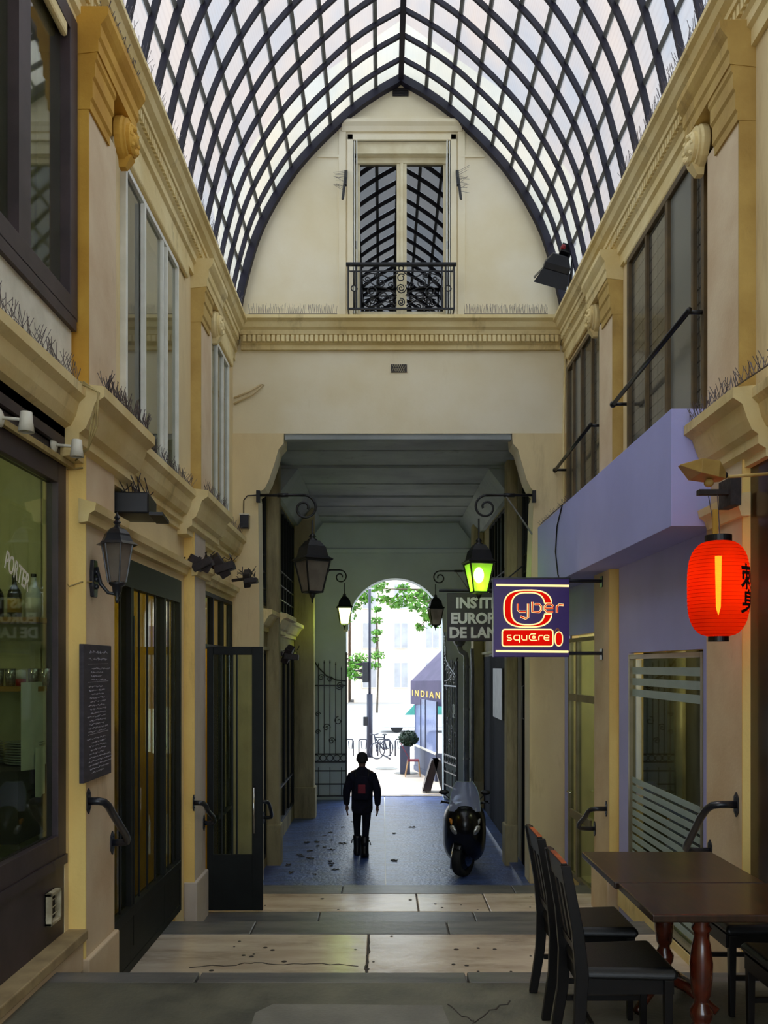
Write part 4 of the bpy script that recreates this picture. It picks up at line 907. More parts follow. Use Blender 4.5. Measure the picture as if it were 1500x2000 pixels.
# near wall lantern
def wall_lantern():
    t = thing('wall_lantern', 'dark hexagonal carriage wall lantern on the near left pilaster', 'lantern', (PL, 5.86, .62))
    X, Y = PL, 5.86
    MB().ext([(-.04, -.11), (.04, -.11), (.055, -.05), (.055, .05), (.04, .11), (.015, .14), (-.015, .14), (-.04, .11), (-.055, .05), (-.055, -.05)], 0, .028, 'x')
    g = MB(); g.M = Matrix.Translation((X, Y, .58)); g.ext([(-.035, -.12), (.035, -.12), (.05, -.05), (.05, .05), (.035, .13), (-.035, .13), (-.05, .05), (-.05, -.05)], 0, .028, 'x'); g.build('wall_plate', 'rail', t, bevel=.006)
    g = MB()
    for z in (-.05, .0, .05): g.ball((X+.032, Y, .58+z), .018, 8, 6)
    g.build('plate_boss', 'rail', t, smooth=True)
    cx = X+.17
    MB().tube([(X+.03, Y, .66), (X+.06, Y, .55), (X+.11, Y, .49), (X+.17, Y, .48), (cx, Y, .50)], [.016, .014, .012, .012, .014], 8).build('arm', 'rail', t, smooth=True)
    MB().lathe([(.001, .42), (.010, .425), (.014, .445), (.010, .46), (.030, .50), (.034, .53), (.055, .545), (.055, .56), (.001, .56)], (cx, Y, 0), 12).build('base_cup', 'rail', t, smooth=True)
    for k in range(6):
        a0, a1 = 2*PI*k/6, 2*PI*(k+1)/6; p = lambda a, r, z: (cx+r*math.cos(a), Y+r*math.sin(a), z)
        MB().tube([p(a0, .060, .56), p(a0, .104, .82)], .006, 5).build('frame_bar', 'rail', t)
        MB().add([p(a0, .058, .565), p(a1, .058, .565), p(a1, .101, .815), p(a0, .101, .815)], [(0, 1, 2, 3)]).build('glass_pane', 'lampglass', t)
    MB().lathe([(.108, .815), (.145, .812), (.108, .835), (.09, .87), (.085, .885), (.06, .915), (.02, .935), (.016, .95), (.028, .965), (.012, .98), (.022, .995), (.010, 1.015), (.001, 1.035)], (cx, Y, 0), 6).build('roof', 'rail', t)
    MB().lathe([(.001, .60), (.022, .60), (.024, .70), (.018, .73), (.001, .735)], (cx, Y, 0), 10).build('bulb', 'frost', t, smooth=True)
wall_lantern()
# chalkboard
t = thing('chalkboard', 'tall narrow chalkboard menu hanging on the near left pilaster', 'chalkboard', (PL+.02, 5.95, -.75))
y0, y1, z0, z1 = 5.60, 6.17, -.76, .14
MB().box(PL+.004, PL+.035, y0, y1, z0, z1).build('slate_panel', 'slatebd', t, bevel=.004)
random.seed(9); g = MB(); X = PL+.0365; zz = z1-.05; row = 0
while zz > z0+.04:
    hgt = .012 if row > 1 else .02; y = y0+.06+random.uniform(0, .10); ye = y1-.05-random.uniform(0, .16)
    while y < ye:                                  # short chalk strokes in word-like runs
        wl_ = random.uniform(.03, .09); px_ = y; pz = zz
        while px_ < y+wl_:
            q = (px_+random.uniform(.006, .011), zz+random.uniform(-hgt/2, hgt/2)); g.bar((X, px_, pz), (X, q[0], q[1]), .0022, .0022, up=(1, 0, 0)); px_, pz = q
        y += wl_+.016
    zz -= .025 if row > 1 else .045; row += 1
    if row in (2, 6, 19): g.bar((X, y0+.08, zz+.01), (X, y1-.08, zz+.014), .002, .003); zz -= .02
g.build('chalk_writing', 'chalk', t, kind='stuff')
# handrails
def handrail(pts, plates, nx, lab):
    t = thing('handrail', lab, 'handrail', pts[0], 'short grab rails beside the steps')
    MB().tube(pts, .026, 12).build('rail_tube', 'rail', t, smooth=True)
    for (x, y, z) in plates:
        g = MB(); g.M = Matrix.Translation((x, y, z)); g.ext([(-.035, -.05), (0, -.085), (.035, -.05), (.035, .05), (0, .085), (-.035, .05)], 0, .010*nx, 'x'); g.build('wall_plate', 'rail', t)
        for q in (-.05, .05): MB().lathe([(.001, 0), (.008, 0), (.007, .005*nx+.002), (.001, .006*nx+.002)], (x+.010*nx, y, z+q), 8, 'x').build('screw_head', 'rail', t)
def rail_path(X, nx, y0, z0, y1, z1, off=.11):
    return [(X, y0, z0), (X+nx*off*.6, y0, z0), (X+nx*off*.85, y0+.02, z0-.01), (X+nx*off*.97, y0+.06, z0-.04), (X+nx*off*1.03, y0+.14, z0-.11), (X+nx*off*1.04, y1-.08, z1+.06), (X+nx*off*1.02, y1-.02, z1+.01), (X+nx*off*.95, y1, z1-.01), (X+nx*off*.6, y1+.01, z1-.02), (X, y1+.01, z1-.02)]
for nx, X, y0, z0, y1, z1, lab in ((1, PL, 5.78, -.90, 6.28, -1.26, 'dark grey grab rail on the near left pilaster below the chalkboard'), (1, PL, 9.0, -1.42, 9.5, -1.70, 'dark grab rail on the second left pilaster beside the open door'),
        (1, -1.70, 12.02, -1.88, 12.36, -2.14, 'dark grab rail on the left portal pier'), (-1, PR, 5.95, -.95, 6.42, -1.35, 'dark grab rail on the near right pilaster behind the table'), (-1, PR, 9.42, -1.55, 9.92, -1.84, 'dark grab rail on the second right pilaster by the shop door')):
    handrail(rail_path(X, nx, y0, z0, y1, z1, .12 if nx > 0 else .19), ((X, y0, z0), (X, y1+.01, z1-.02)), nx, lab)
# black floodlight box over the lintel, dusty wrecks of floodlights farther on
t = thing('floodlight', 'black box floodlight with twigs on it above the wall lantern', 'floodlight', (XL+.2, 6.5, 1.2))
g = MB(); g.M = Matrix.Translation((XL+.19, 6.72, 1.20)) @ Matrix.Rotation(.12, 4, 'Z'); g.box(-.17, .10, -.22, .22, -.06, .10); g.build('housing', 'black', t, bevel=.012)
g = MB(); g.M = Matrix.Translation((XL+.19, 6.72, 1.20)) @ Matrix.Rotation(.12, 4, 'Z'); g.box(.10, .20, -.20, .20, -.07, -.045); g.build('visor', 'black', t)
MB().tube([(XL, 6.7, 1.2), (XL+.08, 6.7, 1.2)], .03, 8).build('bracket', 'black', t)
g = MB()
for k in range(18): a = random.uniform(0, 6.3); p = Vector((XL+.16+random.uniform(-.06, .1), 6.62+random.uniform(-.12, .2), 1.30)); g.tube([p, p+Vector((.06*math.cos(a), .06*math.sin(a), random.uniform(.05, .17)))], .004, 4)
g.build('twigs', 'debris', t, kind='stuff')
def wreck(px, py, D, lab, n, s=.16, wx=None):
    p = W(px, py, D); t = thing('floodlight', lab, 'floodlight', tuple(p)); random.seed(n)
    g = MB(); g.M = Matrix.Translation(p) @ Matrix.Rotation(.5*n, 4, 'Y') @ Matrix.Rotation(.4, 4, 'Z'); g.box(-s*.8, s*.8, -.10, .10, -s*.35, s*.35); g.build('housing', 'debris', t, bevel=.01)
    g = MB(); g.M = Matrix.Translation(p+Vector((.03, -.04, -.04))) @ Matrix.Rotation(-.7+.2*n, 4, 'Y'); g.box(-s*.5, s*.9, -.08, .08, -s*.25, s*.3); g.build('lamp_head', 'debris', t, bevel=.01)
    g = MB()
    for k in range(26):
        q = p+Vector((random.uniform(-s, s), random.uniform(-.1, .1), random.uniform(-.03, .08))); g.bar(q, q+Vector((random.uniform(-.07, .07), random.uniform(-.05, .05), random.uniform(.0, .09))), .012, .005)
    g.build('fins', 'debris', t, kind='stuff'); g = MB(); g.tube([p, ((wx or XL)+.12 if n < 4 else wx+.02, p.y+.05, p.z-.02)], .02, 6); g.build('bracket', 'debris', t)
wreck(388, 1100, 9.1, 'tilted charred floodlight on the second left pilaster', 1, .15); wreck(430, 1105, 9.75, 'crumpled dark floodlight over the third left shop', 2, .16); wreck(483, 1130, 11.2, 'flattened dark floodlight above the open door leaf', 3, .12)
wreck(562, 1278, 13.6, 'dark floodlight over the passage shop on the left', 4, .16, -1.59)
# small box loudspeaker by the portal
p = W(478, 1018, YE-.08); t = thing('junction_box', 'small dark box with cables on the left portal pier', 'box', tuple(p)); MB().box(p.x-.06, p.x+.06, YE-.14, YE-.02, p.z-.10, p.z+.08).build('housing', 'rail', t, bevel=.008); MB().box(p.x-.065, p.x+.065, YE-.145, YE-.015, p.z+.08, p.z+.095).build('lid', 'white', t)
cable([(p.x-.02, YE-.04, p.z+.09), (p.x-.02, YE-.03, p.z+.30), (p.x+.03, YE-.03, p.z+.36), (p.x+.2, YE-.03, p.z+.37)], .008, 'cable looping from the small dark box to the lantern arm', 'debris')
# spotlight with red lens at the vault foot
p = W(1088, 520, 11.3); t = thing('theatre_spotlight', 'black barn-door spotlight with a red lens at the foot of the glass vault', 'spotlight', tuple(p))
g = MB(); g.M = Matrix.Translation(p) @ Matrix.Rotation(.28, 4, 'Y') @ Matrix.Rotation(.5, 4, 'X')
g.loft([[(-.10, -.08, .14), (.10, -.08, .14), (.10, .10, .14), (-.10, .10, .14)], [(-.17, -.13, .02), (.17, -.13, .02), (.17, .13, .02), (-.17, .13, .02)], [(-.17, -.13, -.06), (.17, -.13, -.06), (.17, .13, -.06), (-.17, .13, -.06)]]); g.build('housing', 'black', t, bevel=.01)
g = MB(); g.M = Matrix.Translation(p) @ Matrix.Rotation(.28, 4, 'Y') @ Matrix.Rotation(.5, 4, 'X')
g.loft([[(-.17, -.13, -.06), (.17, -.13, -.06), (.17, -.12, -.06), (-.17, -.12, -.06)], [(-.24, -.20, -.24), (.20, -.20, -.24), (.20, -.19, -.24), (-.24, -.19, -.24)]]); g.loft([[(-.17, -.13, -.06), (-.16, -.13, -.06), (-.16, .13, -.06), (-.17, .13, -.06)], [(-.25, -.18, -.20), (-.24, -.18, -.20), (-.24, .14, -.20), (-.25, .14, -.20)]]); g.build('barn_door', 'black', t)
g = MB(); g.M = Matrix.Translation(p) @ Matrix.Rotation(.28, 4, 'Y'); g.box(-.02, .13, -.10, .06, .16, .27); g.bar((.06, 0, .24), (.14, 0, .36), .06, .05); g.build('yoke', 'black', t, bevel=.008)
g = MB(); g.lathe([(.001, -.12), (.03, -.12), (.032, -.08), (.03, -.04)], (p.x+.06, p.y, p.z+.20), 12, 'y'); g.build('red_lens', 'redlens', t, smooth=True, label='red lens')
MB().tube([(p.x+.10, p.y, p.z+.2), (p.x+.22, p.y, p.z+.22), (XR-.12, p.y, 4.74)], .02, 6).build('mount_arm', 'black', t)

# --- bracket lanterns ---
def bracket_lantern(wall, y, arm_z, lx, top_z, sc, rot, lit, lab, brace=False):
    """wall = (x of the wall side); the lantern hangs at x = lx from a scrolled arm"""
    s = 1 if lx > wall else -1; t = thing('bracket_lantern', lab, 'lantern', (wall, y, arm_z))
    g = MB(); end = lx-s*.08*sc*1.6
    g.tube([(wall-s*.02, y, arm_z), (lx-s*.10*sc, y, arm_z)], .016*sc+.003, 8); g.build('arm', 'black', t, smooth=True)
    # scroll: arm bends over and curls in
    R = .165*sc; cz = arm_z-R; pts = [(lx-s*.10*sc, y, arm_z)]
    for k in range(34):
        th = PI/2-k*(2.6*PI/33); r = R*(1-.74*(k/33)); pts.append((lx-s*.10*sc+s*r*math.cos(th)+s*.0, y, cz+r*math.sin(th)))
    g = MB(); g.tube(pts, .014*sc+.002, 7); g.build('scroll', 'black', t, smooth=True)
    g = MB(); g.tube([(wall+s*.35*(abs(lx-wall)), y, arm_z), (wall+s*.55*abs(lx-wall), y, arm_z)], .028*sc, 8); g.build('arm_collar', 'black', t, smooth=True)
    g = MB(); g.box(*sorted((wall-s*.03, wall+s*.02)), y-.03, y+.03, arm_z-.10, arm_z+.06); g.build('wall_plate', 'black', t)
    if brace: MB().tube([(wall+s*.5*abs(lx-wall), y, arm_z-.02), (wall+s*.02, y, arm_z-.02-.62*abs(lx-wall)-.05)], .010*sc+.002, 6).build('brace', 'zinc' if brace == 2 else 'black', t)
    hx = lx; zt = top_z
    MB().tube([(hx, y, arm_z-2*R+.01), (hx, y, zt)], .012*sc, 6).build('hanger', 'black', t)
    MB().lathe([(.001, zt+.05*sc), (.02*sc, zt+.04*sc), (.05*sc, zt), (.03*sc, zt-.01), (.065*sc, zt-.04*sc), (.065*sc, zt-.06*sc), (.001, zt-.06*sc)], (hx, y, 0), 10).build('finial', 'black', t, smooth=True)
    Rm = Matrix.Translation((hx, y, 0)) @ Matrix.Rotation(rot, 4, 'Z')
    def ring(h, z): return [(-h, -h, z), (h, -h, z), (h, h, z), (-h, h, z)]
    g = MB(); g.M = Rm; g.loft([ring(.070*sc, zt-.05*sc), ring(.115*sc, zt-.12*sc), ring(.125*sc, zt-.13*sc), ring(.150*sc, zt-.25*sc), ring(.198*sc, zt-.285*sc), ring(.185*sc, zt-.305*sc)]); g.build('roof', 'black' if sc > .9 else 'frame', t)
    zg0, zg1 = zt-.31*sc, zt-.70*sc; a, b = .165*sc, .095*sc
    for k in range(4):
        c, d = [(-1, -1), (1, -1), (1, 1), (-1, 1)][k], [(1, -1), (1, 1), (-1, 1), (-1, -1)][k]
        g = MB(); g.M = Rm; g.bar((c[0]*a, c[1]*a, zg0), (c[0]*b, c[1]*b, zg1), .018*sc, .018*sc); g.build('frame_bar', 'black', t)
        g = MB(); g.M = Rm; g.add([(c[0]*a*.97, c[1]*a*.97, zg0), (d[0]*a*.97, d[1]*a*.97, zg0), (d[0]*b*.97, d[1]*b*.97, zg1), (c[0]*b*.97, c[1]*b*.97, zg1)], [(0, 1, 2, 3)])
        g.build('glass_pane', {0: 'lampglass', 1: 'lampgreen', 2: 'lampwarm'}[lit], t)
    g = MB(); g.M = Rm
    for k in range(4):
        c, d = [(-1, -1), (1, -1), (1, 1), (-1, 1)][k], [(1, -1), (1, 1), (-1, 1), (-1, -1)][k]
        g.bar((c[0]*b, c[1]*b, zg1), (d[0]*b, d[1]*b, zg1), .02*sc, .02*sc); g.bar((c[0]*a, c[1]*a, zg0), (d[0]*a, d[1]*a, zg0), .02*sc, .02*sc)
    g.build('frame_ring', 'black', t)
    MB().lathe([(.001, zg1-.14*sc), (.012*sc, zg1-.12*sc), (.01*sc, zg1-.09*sc), (.03*sc, zg1-.06*sc), (.05*sc, zg1-.01), (.001, zg1-.01)], (hx, y, 0), 8).build('base_drop', 'black', t, smooth=True)
    MB().ball((hx, y, (zg0+zg1)/2+.04*sc), (.07*sc, .07*sc, .11*sc), 12, 8).build('bulb', 'bulb' if lit else 'frost', t, smooth=True)
    if lit:
        ld = bpy.data.lights.new('lantern_light', 'POINT'); o = bpy.data.objects.new('lantern_light', ld); COL.objects.link(o); o.parent = t
        o.location = (hx-wall, -.02, (zg0+zg1)/2-arm_z-.12*sc); ld.energy = 3 if lit == 1 else 15; ld.color = (.60, 1, .12) if lit == 1 else (.62, 1, .18); ld.shadow_soft_size = .06*sc
bracket_lantern(-1.70, YE-.10, 2.33, -.965, 1.76, 1.08, .55, 0, 'large unlit bracket lantern on the left portal pier')
bracket_lantern(2.06, YE-.10, 2.33, 1.31, 1.70, 1.0, .18, 1, 'large bracket lantern glowing green on the right portal pier', 2)
bracket_lantern(-1.38, 17.3, 1.90, -.765, 1.40, .82, .10, 2, 'small lit bracket lantern inside the passage, left side', 1)
bracket_lantern(1.87, 17.3, 1.88, 1.045, 1.38, .82, .10, 0, 'small unlit bracket lantern inside the passage, right of the arch', 2)

# --- institute sign ---
t = thing('hanging_sign', 'grey hanging sign board with pale capital letters behind the neon sign', 'sign', (1.5, 13.1, .35))
Y = 13.1; p0 = W(873, 1158, Y); p1 = W(1012, 1252, Y); MB().box(p0.x, p1.x, Y, Y+.10, p1.z, p0.z).build('board', 'signgrey', t, bevel=.008)
MB().tube([(p0.x-.12, Y+.05, p0.z+.04), (TR, Y+.05, p0.z+.04)], .022, 8).build('bracket_tube', 'rail', t); MB().tube([(p0.x+.7, Y+.05, p0.z+.04), (TR, Y+.05, p0.z+.42)], .010, 6).build('stay_rod', 'rail', t)
for k, (s_, px, py) in enumerate((('INSTIT', 890, 1187), ('EUROP', 880, 1217), ('DE LANG', 877, 1245))):
    vs, fs = text(s_, .215, .042, .006); q = W(px, py, Y); g = MB(); g.M = Matrix.Translation((q.x, Y-.003, q.z)) @ Matrix.Rotation(PI/2, 4, 'X') @ Matrix.Diagonal((.98, 1, 1, 1)); g.add(vs, fs); g.build('lettering', 'signlet', t)
# --- neon sign ---
Y = 9.55
t = thing('neon_sign', 'violet hanging sign with red and cream neon lettering beside the lavender box', 'sign', (1.64, Y+.06, .5))
def U(u, v): q = W(940+u/5.769, 1110+v/5.769, Y); return (q.x, q.z)
def UP(u, v, dy=0): x, z = U(u, v); return (x, Y+dy, z)
q0 = W(964, 1130, Y); q1 = W(1112, 1283, Y)
MB().box(q0.x, q1.x, Y, Y+.14, q1.z, q0.z).build('sign_box', 'panelp', t, bevel=.006)
MB().box(q0.x-.01, q1.x+.01, Y-.01, Y+.15, q0.z-.005, q0.z+.012).build('top_cap', 'rail', t)
for zz, xe in ((q0.z-.02, 2.42), (q1.z+.04, 2.42)): MB().tube([(q1.x-.02, Y+.07, zz), (xe, Y+.07, zz)], .020, 8).build('bracket_tube', 'rail', t); MB().box(xe-.012, xe+.0, Y+.02, Y+.12, zz-.07, zz+.05).build('wall_plate', 'rail', t)
def sup(cx, cy, rx, ry, a0, a1, n=40, e=2.9):
    out = []
    for k in range(n+1):
        a = a0+(a1-a0)*k/n; c, s = math.cos(a), math.sin(a); out.append((cx+rx*abs(c)**(2/e)*(1 if c > 0 else -1), cy+ry*abs(s)**(2/e)*(1 if s > 0 else -1)))
    return out
a_ = .17
outr = sup(525, 455, 272, 208, a_, 2*PI-a_); inn = sup(525, 455, 188, 180, 2*PI-a_-.04, a_+.04)
Cp = outr+inn
g = MB(); rr = []; n = len(outr)
for i in range(n):
    o_, i_ = U(*outr[i]), U(*inn[n-1-i]); rr.append([(o_[0], Y-.006, o_[1]), (i_[0], Y-.006, i_[1]), (i_[0], Y+.002, i_[1]), (o_[0], Y+.002, o_[1])])
g.loft(rr); g.build('red_letter_c', 'neonr', t)
RB = []
for cx, cy, a in ((775, 720, -PI/2), (775, 850, 0), (265, 850, PI/2), (265, 720, PI)):
    for k in range(6): b = a+PI/2*k/5; RB.append((cx+30*math.cos(b), cy+30*math.sin(b)))
RO = [(871+42*math.cos(2*PI*k/24), 795+80*math.copysign(abs(math.sin(2*PI*k/24))**.7, math.sin(2*PI*k/24))) for k in range(24)]
for P_, nm in ((RB, 'red_plate'), (RO, 'red_oval')): MB().ext([U(*p) for p in P_], Y-.006, Y+.002, 'y').build(nm, 'neonr', t)
def neon(P_, r, m='neonc', closed=False, dy=-.012, nm='neon_tube'): MB().tube([UP(u, v, dy) for u, v in P_], r, 6, closed).build(nm, m, t, smooth=True)
neon(Cp, .0075, closed=True); neon(RB, .0075, closed=True); neon(RO, .006, closed=True)
neon([(168, 188), (985, 200)], .012); neon([(162, 932), (978, 940)], .012)
neon([(812, 712), (830, 715), (838, 690), (855, 680), (872, 688), (875, 708)], .005, 'amber')
for P_ in ([(410, 400), (410, 470), (430, 490), (500, 490)], [(525, 400), (525, 555), (500, 568), (440, 545)], [(572, 380), (572, 490), (650, 495), (672, 470), (672, 430), (650, 405), (600, 405)],
           [(715, 450), (805, 450), (805, 425), (785, 405), (735, 405), (712, 430), (712, 470), (735, 492), (805, 492)], [(850, 500), (850, 430), (875, 410), (925, 415)]):
    neon(P_, .0120, nm='neon_letter'); neon(P_, .0066, 'neonr', dy=-.022, nm='letter_core')
for P_ in ([(335, 755), (300, 755), (290, 770), (300, 783), (330, 785), (340, 800), (328, 812), (290, 810)], [(430, 835), (430, 755), (380, 755), (365, 770), (365, 795), (380, 808), (425, 808)],
           [(455, 755), (455, 795), (470, 808), (510, 808), (510, 755)], [(612, 740), (560, 740), (540, 760), (540, 795), (560, 812), (628, 812)], [(602, 785), (578, 788), (570, 775), (585, 764), (602, 768), (602, 788)],
           [(645, 810), (645, 770), (660, 757), (690, 757)], [(705, 783), (760, 783), (760, 765), (745, 755), (720, 755), (705, 768), (705, 798), (720, 810), (762, 810)]):
    neon(P_, .0055, nm='neon_letter', dy=-.014)

# --- red paper lantern ---
D = 5.6; c = W(1403, 1150, D); cx, cz = c.x, c.z
t = thing('paper_lantern', 'lit red paper lantern with black brush characters on the right', 'lantern', (cx, D, cz))
prof = []; R = .192; Hh = .309
for k in range(49):
    v = -1+2*k/48; r = R*(1-abs(v)**3.6*.50) if abs(v) < 1 else R*.5
    r = .055+(R-.055)*(1-abs(v)**3.4)**.52 if abs(v) < 1 else .055
    prof.append((r*(1-.012*(k % 2)), cz+Hh*v))
MB().lathe(prof, (cx, D, 0), 40).build('paper_shade', 'lantern', t, smooth=True)
t.children[0].data.polygons[0].use_smooth = True
MB().lathe([(.078, cz+Hh-.006), (.083, cz+Hh-.006), (.083, cz+Hh+.035), (.074, cz+Hh+.035)], (cx, D, 0), 28).build('top_ring', 'black', t)
MB().lathe([(.058, cz-Hh-.03), (.064, cz-Hh-.03), (.064, cz-Hh+.008), (.055, cz-Hh+.008)], (cx, D, 0), 28).build('bottom_ring', 'black', t)
MB().lathe([(.001, cz-.17), (.015, cz-.12), (.021, cz+.21), (.001, cz+.21)], (cx, D, 0), 12).build('inner_lamp', 'bulbo', t, smooth=True, label='bright inner lamp')
ld = bpy.data.lights.new('lantern_light', 'POINT'); o = bpy.data.objects.new('lantern_light', ld); COL.objects.link(o); o.parent = t; o.location = (0, 0, .02); ld.energy = 5; ld.color = (1, .40, .08); ld.shadow_soft_size = .05
def wrapxt(ch, h, z, az):
    try:
        vs, fs = text(ch, h, .028, .0)
        if not vs: return
        b2 = bmesh.new(); bv = [b2.verts.new(v) for v in vs]
        for f in fs: b2.faces.new([bv[i] for i in f])
        bmesh.ops.triangulate(b2, faces=b2.faces)
        for it in range(4): bmesh.ops.subdivide_edges(b2, edges=[e for e in b2.edges if e.calc_length() > .018], cuts=1); bmesh.ops.triangulate(b2, faces=b2.faces)
        b2.verts.index_update(); vs = [tuple(v.co) for v in b2.verts]; fs = [tuple(v.index for v in f.verts) for f in b2.faces]; b2.free()
        # subdivide not needed: strokes are narrow; wrap on the body
        g = MB(); out = []
        mx_ = (min(v[0] for v in vs)+max(v[0] for v in vs))/2; mz_ = (min(v[1] for v in vs)+max(v[1] for v in vs))/2
        for x_, y_, z_ in vs:
            a = az+(x_-mx_)/R; zz = z+(y_-mz_); v = (zz-cz)/Hh; r = .055+(R-.055)*(1-abs(v)**3.4)**.52+.002; out.append((cx+r*math.sin(a), D-r*math.cos(a), zz))
        g.add(out, fs); g.build('brush_character', 'ink', t)
    except Exception as e: print('TXT', e)
wrapxt('刺', .17, cz+.065, .80); wrapxt('身', .155, cz-.09, .80)
# hook, bracket, and lamp fixture above
t = thing('lantern_bracket', 'short dark wooden bracket holding the red lantern', 'bracket', (cx+.1, D, cz+.45))
q = W(1390, 962, 5.72); MB().box(q.x-.09, q.x+.12, 5.69, 5.75, q.z-.016, q.z+.016).build('crossbar', 'debris', t); MB().box(q.x+.10, q.x+.17, 5.66, 5.86, q.z-.09, q.z+.09).build('wall_block', 'debris', t)
for x_, r in ((-.03, .003), (.03, .003)): MB().tube([(cx+x_*.4, D, cz+Hh+.0), (q.x+x_, 5.70, q.z-.02)], r, 5).build('string', 'spike', t)
MB().box(cx-.035, cx-.005, D-.01, D+.01, cz+Hh+.02, cz+Hh+.20).build('hanging_strap', 'ochre', t)
q = W(1382, 925, 5.2); t = thing('wall_lamp', 'yellowed shell-shaped lamp above the red lantern', 'lamp', tuple(q))
g = MB(); g.loft([[(q.x-.17, 5.18, q.z+.05), (q.x-.17, 5.22, q.z+.05), (q.x-.17, 5.22, q.z+.045), (q.x-.17, 5.18, q.z+.045)], [(q.x-.08, 5.06, q.z+.06), (q.x-.08, 5.30, q.z+.06), (q.x-.08, 5.30, q.z-.02), (q.x-.08, 5.08, q.z-.02)],
    [(q.x+.03, 5.08, q.z+.05), (q.x+.03, 5.30, q.z+.05), (q.x+.03, 5.28, q.z-.04), (q.x+.03, 5.10, q.z-.04)], [(q.x+.09, 5.15, q.z+.0), (q.x+.09, 5.25, q.z+.0), (q.x+.09, 5.25, q.z-.04), (q.x+.09, 5.15, q.z-.04)]]); g.build('shade', 'fixture', t, bevel=.008)
MB().ball((q.x+.0, 5.18, q.z-.06), (.03, .03, .025), 10, 8).build('socket', 'fixture', t, smooth=True); MB().ball((q.x+.10, 5.2, q.z-.01), .022, 10, 8).build('pivot', 'debris', t, smooth=True)
MB().tube([(q.x+.10, 5.2, q.z-.02), (q.x+.55, 5.3, q.z+.03)], .010, 8).build('conduit', 'fixture', t, smooth=True)

# --- tables and chairs ---
def table(x0, x1, y0, y1, lab, ped):
    t = thing('dining_table', lab, 'table', ((x0+x1)/2, (y0+y1)/2, Z0), 'dark tables pushed end to end')
    zt = Z0+.75
    MB().box(x0, x1, y0, y1, zt-.035, zt).build('table_top', 'wood', t, bevel=.006, seg=3)
    px_, py_ = ped
    P_ = [(.001, Z0+.09), (.06, Z0+.09), (.06, Z0+.12), (.045, Z0+.15), (.052, Z0+.18), (.035, Z0+.20), (.05, Z0+.23), (.052, Z0+.26), (.033, Z0+.29), (.030, Z0+.31), (.042, Z0+.33), (.050, Z0+.40), (.052, Z0+.48), (.042, Z0+.56), (.032, Z0+.60), (.036, Z0+.62), (.046, Z0+.64), (.034, Z0+.66), (.055, Z0+.70), (.055, zt-.035), (.001, zt-.035)]
    MB().lathe(P_, (px_, py_, 0), 24).build('turned_pedestal', 'redwood', t, smooth=True, label='glossy reddish turned pedestal')
    MB().box(px_-.20, px_+.20, py_-.035, py_+.035, zt-.075, zt-.035).build('top_batten', 'wood', t)
    for k in range(4):
        a = PI/4+k*PI/2; g = MB(); g.tube([(px_, py_, Z0+.14), (px_+.13*math.cos(a), py_+.13*math.sin(a), Z0+.11), (px_+.30*math.cos(a), py_+.30*math.sin(a), Z0+.025)], [.035, .03, .022], 8); g.build('foot', 'redwood', t, smooth=True)
table(1.19, 1.95, 3.84, 4.405, 'nearer dark wooden table beside the right wall', (1.47, 4.02))
table(1.175, 1.94, 4.42, 5.15, 'farther dark wooden table set end to end with the nearer one', (1.55, 4.8))
def chair(name, lab):
    """faces +x, origin at the floor centre of the seat"""
    t = thing(name, lab, 'chair', (0, 0, 0), 'black dining chairs at the tables'); z = 0
    w = .205
    g = MB()
    seat = [[(-.20, -w*.94, .43), (.21, -w*1.08, .43), (.21, w*1.08, .43), (-.20, w*.94, .43)], [(-.20, -w*.94, .455), (.235, -w*1.1, .455), (.235, w*1.1, .455), (-.20, w*.94, .455)], [(-.19, -w*.86, .48), (.215, -w, .485), (.215, w, .485), (-.19, w*.86, .48)]]
    g.loft(seat); g.build('seat', 'leather', t, bevel=.012, seg=3)
    MB().box(-.19, .22, -w*.9, w*.9, .36, .43).build('seat_frame', 'chair', t)
    for s in (-1, 1):
        g = MB(); y = s*w*.92
        g.loft([[(-.20+dx-hw, y-.017, zz), (-.20+dx+hw, y-.017, zz), (-.20+dx+hw, y+.017, zz), (-.20+dx-hw, y+.017, zz)] for dx, hw, zz in ((-.05, .022, 0), (-.01, .026, .25), (0, .030, .45), (-.02, .027, .65), (-.075, .022, .945))]); g.build('rear_leg', 'chair', t, bevel=.003)
        g = MB(); g.loft([[(.19-hw, y-hw, zz), (.19+hw, y-hw, zz), (.19+hw, y+hw, zz), (.19-hw, y+hw, zz)] for hw, zz in ((.014, 0), (.02, .43))]); g.build('front_leg', 'chair', t, bevel=.003)
        MB().box(-.19, .18, y-.009, y+.009, .19, .215).build('side_stretcher', 'chair', t)
    MB().box(-.16, -.14, -w*.85, w*.85, .20, .225).build('cross_stretcher', 'chair', t)
    def bx(zz): return -.20-.075*max(0, (zz-.5)/.43)
    g = MB(); g.loft([[(bx(zz)-.013, -w*.9, zz), (bx(zz)+.013, -w*.9, zz), (bx(zz)+.013, w*.9, zz), (bx(zz)-.013, w*.9, zz)] for zz in (.84, .90, .955)]); g.build('top_rail', 'chair', t, bevel=.005)
    g = MB(); g.loft([[(bx(zz)-.010, -w*.9, zz), (bx(zz)+.010, -w*.9, zz), (bx(zz)+.010, w*.9, zz), (bx(zz)-.010, w*.9, zz)] for zz in (.52, .56)]); g.build('lower_rail', 'chair', t)
    for k in range(3):
        y = -.10+.10*k; g = MB(); g.loft([[(bx(zz)-.006, y-.022, zz), (bx(zz)+.006, y-.022, zz), (bx(zz)+.006, y+.022, zz), (bx(zz)-.006, y+.022, zz)] for zz in (.56, .70, .84)]); g.build('back_slat', 'chair', t)
    g = MB(); g.box(bx(.957)-.012, bx(.957)+.012, -w*.9, w*.35, .953, .958); g.build('worn_rail_edge', 'worn', t, label='orange bare wood worn along the top edge of the backrest')
    return t
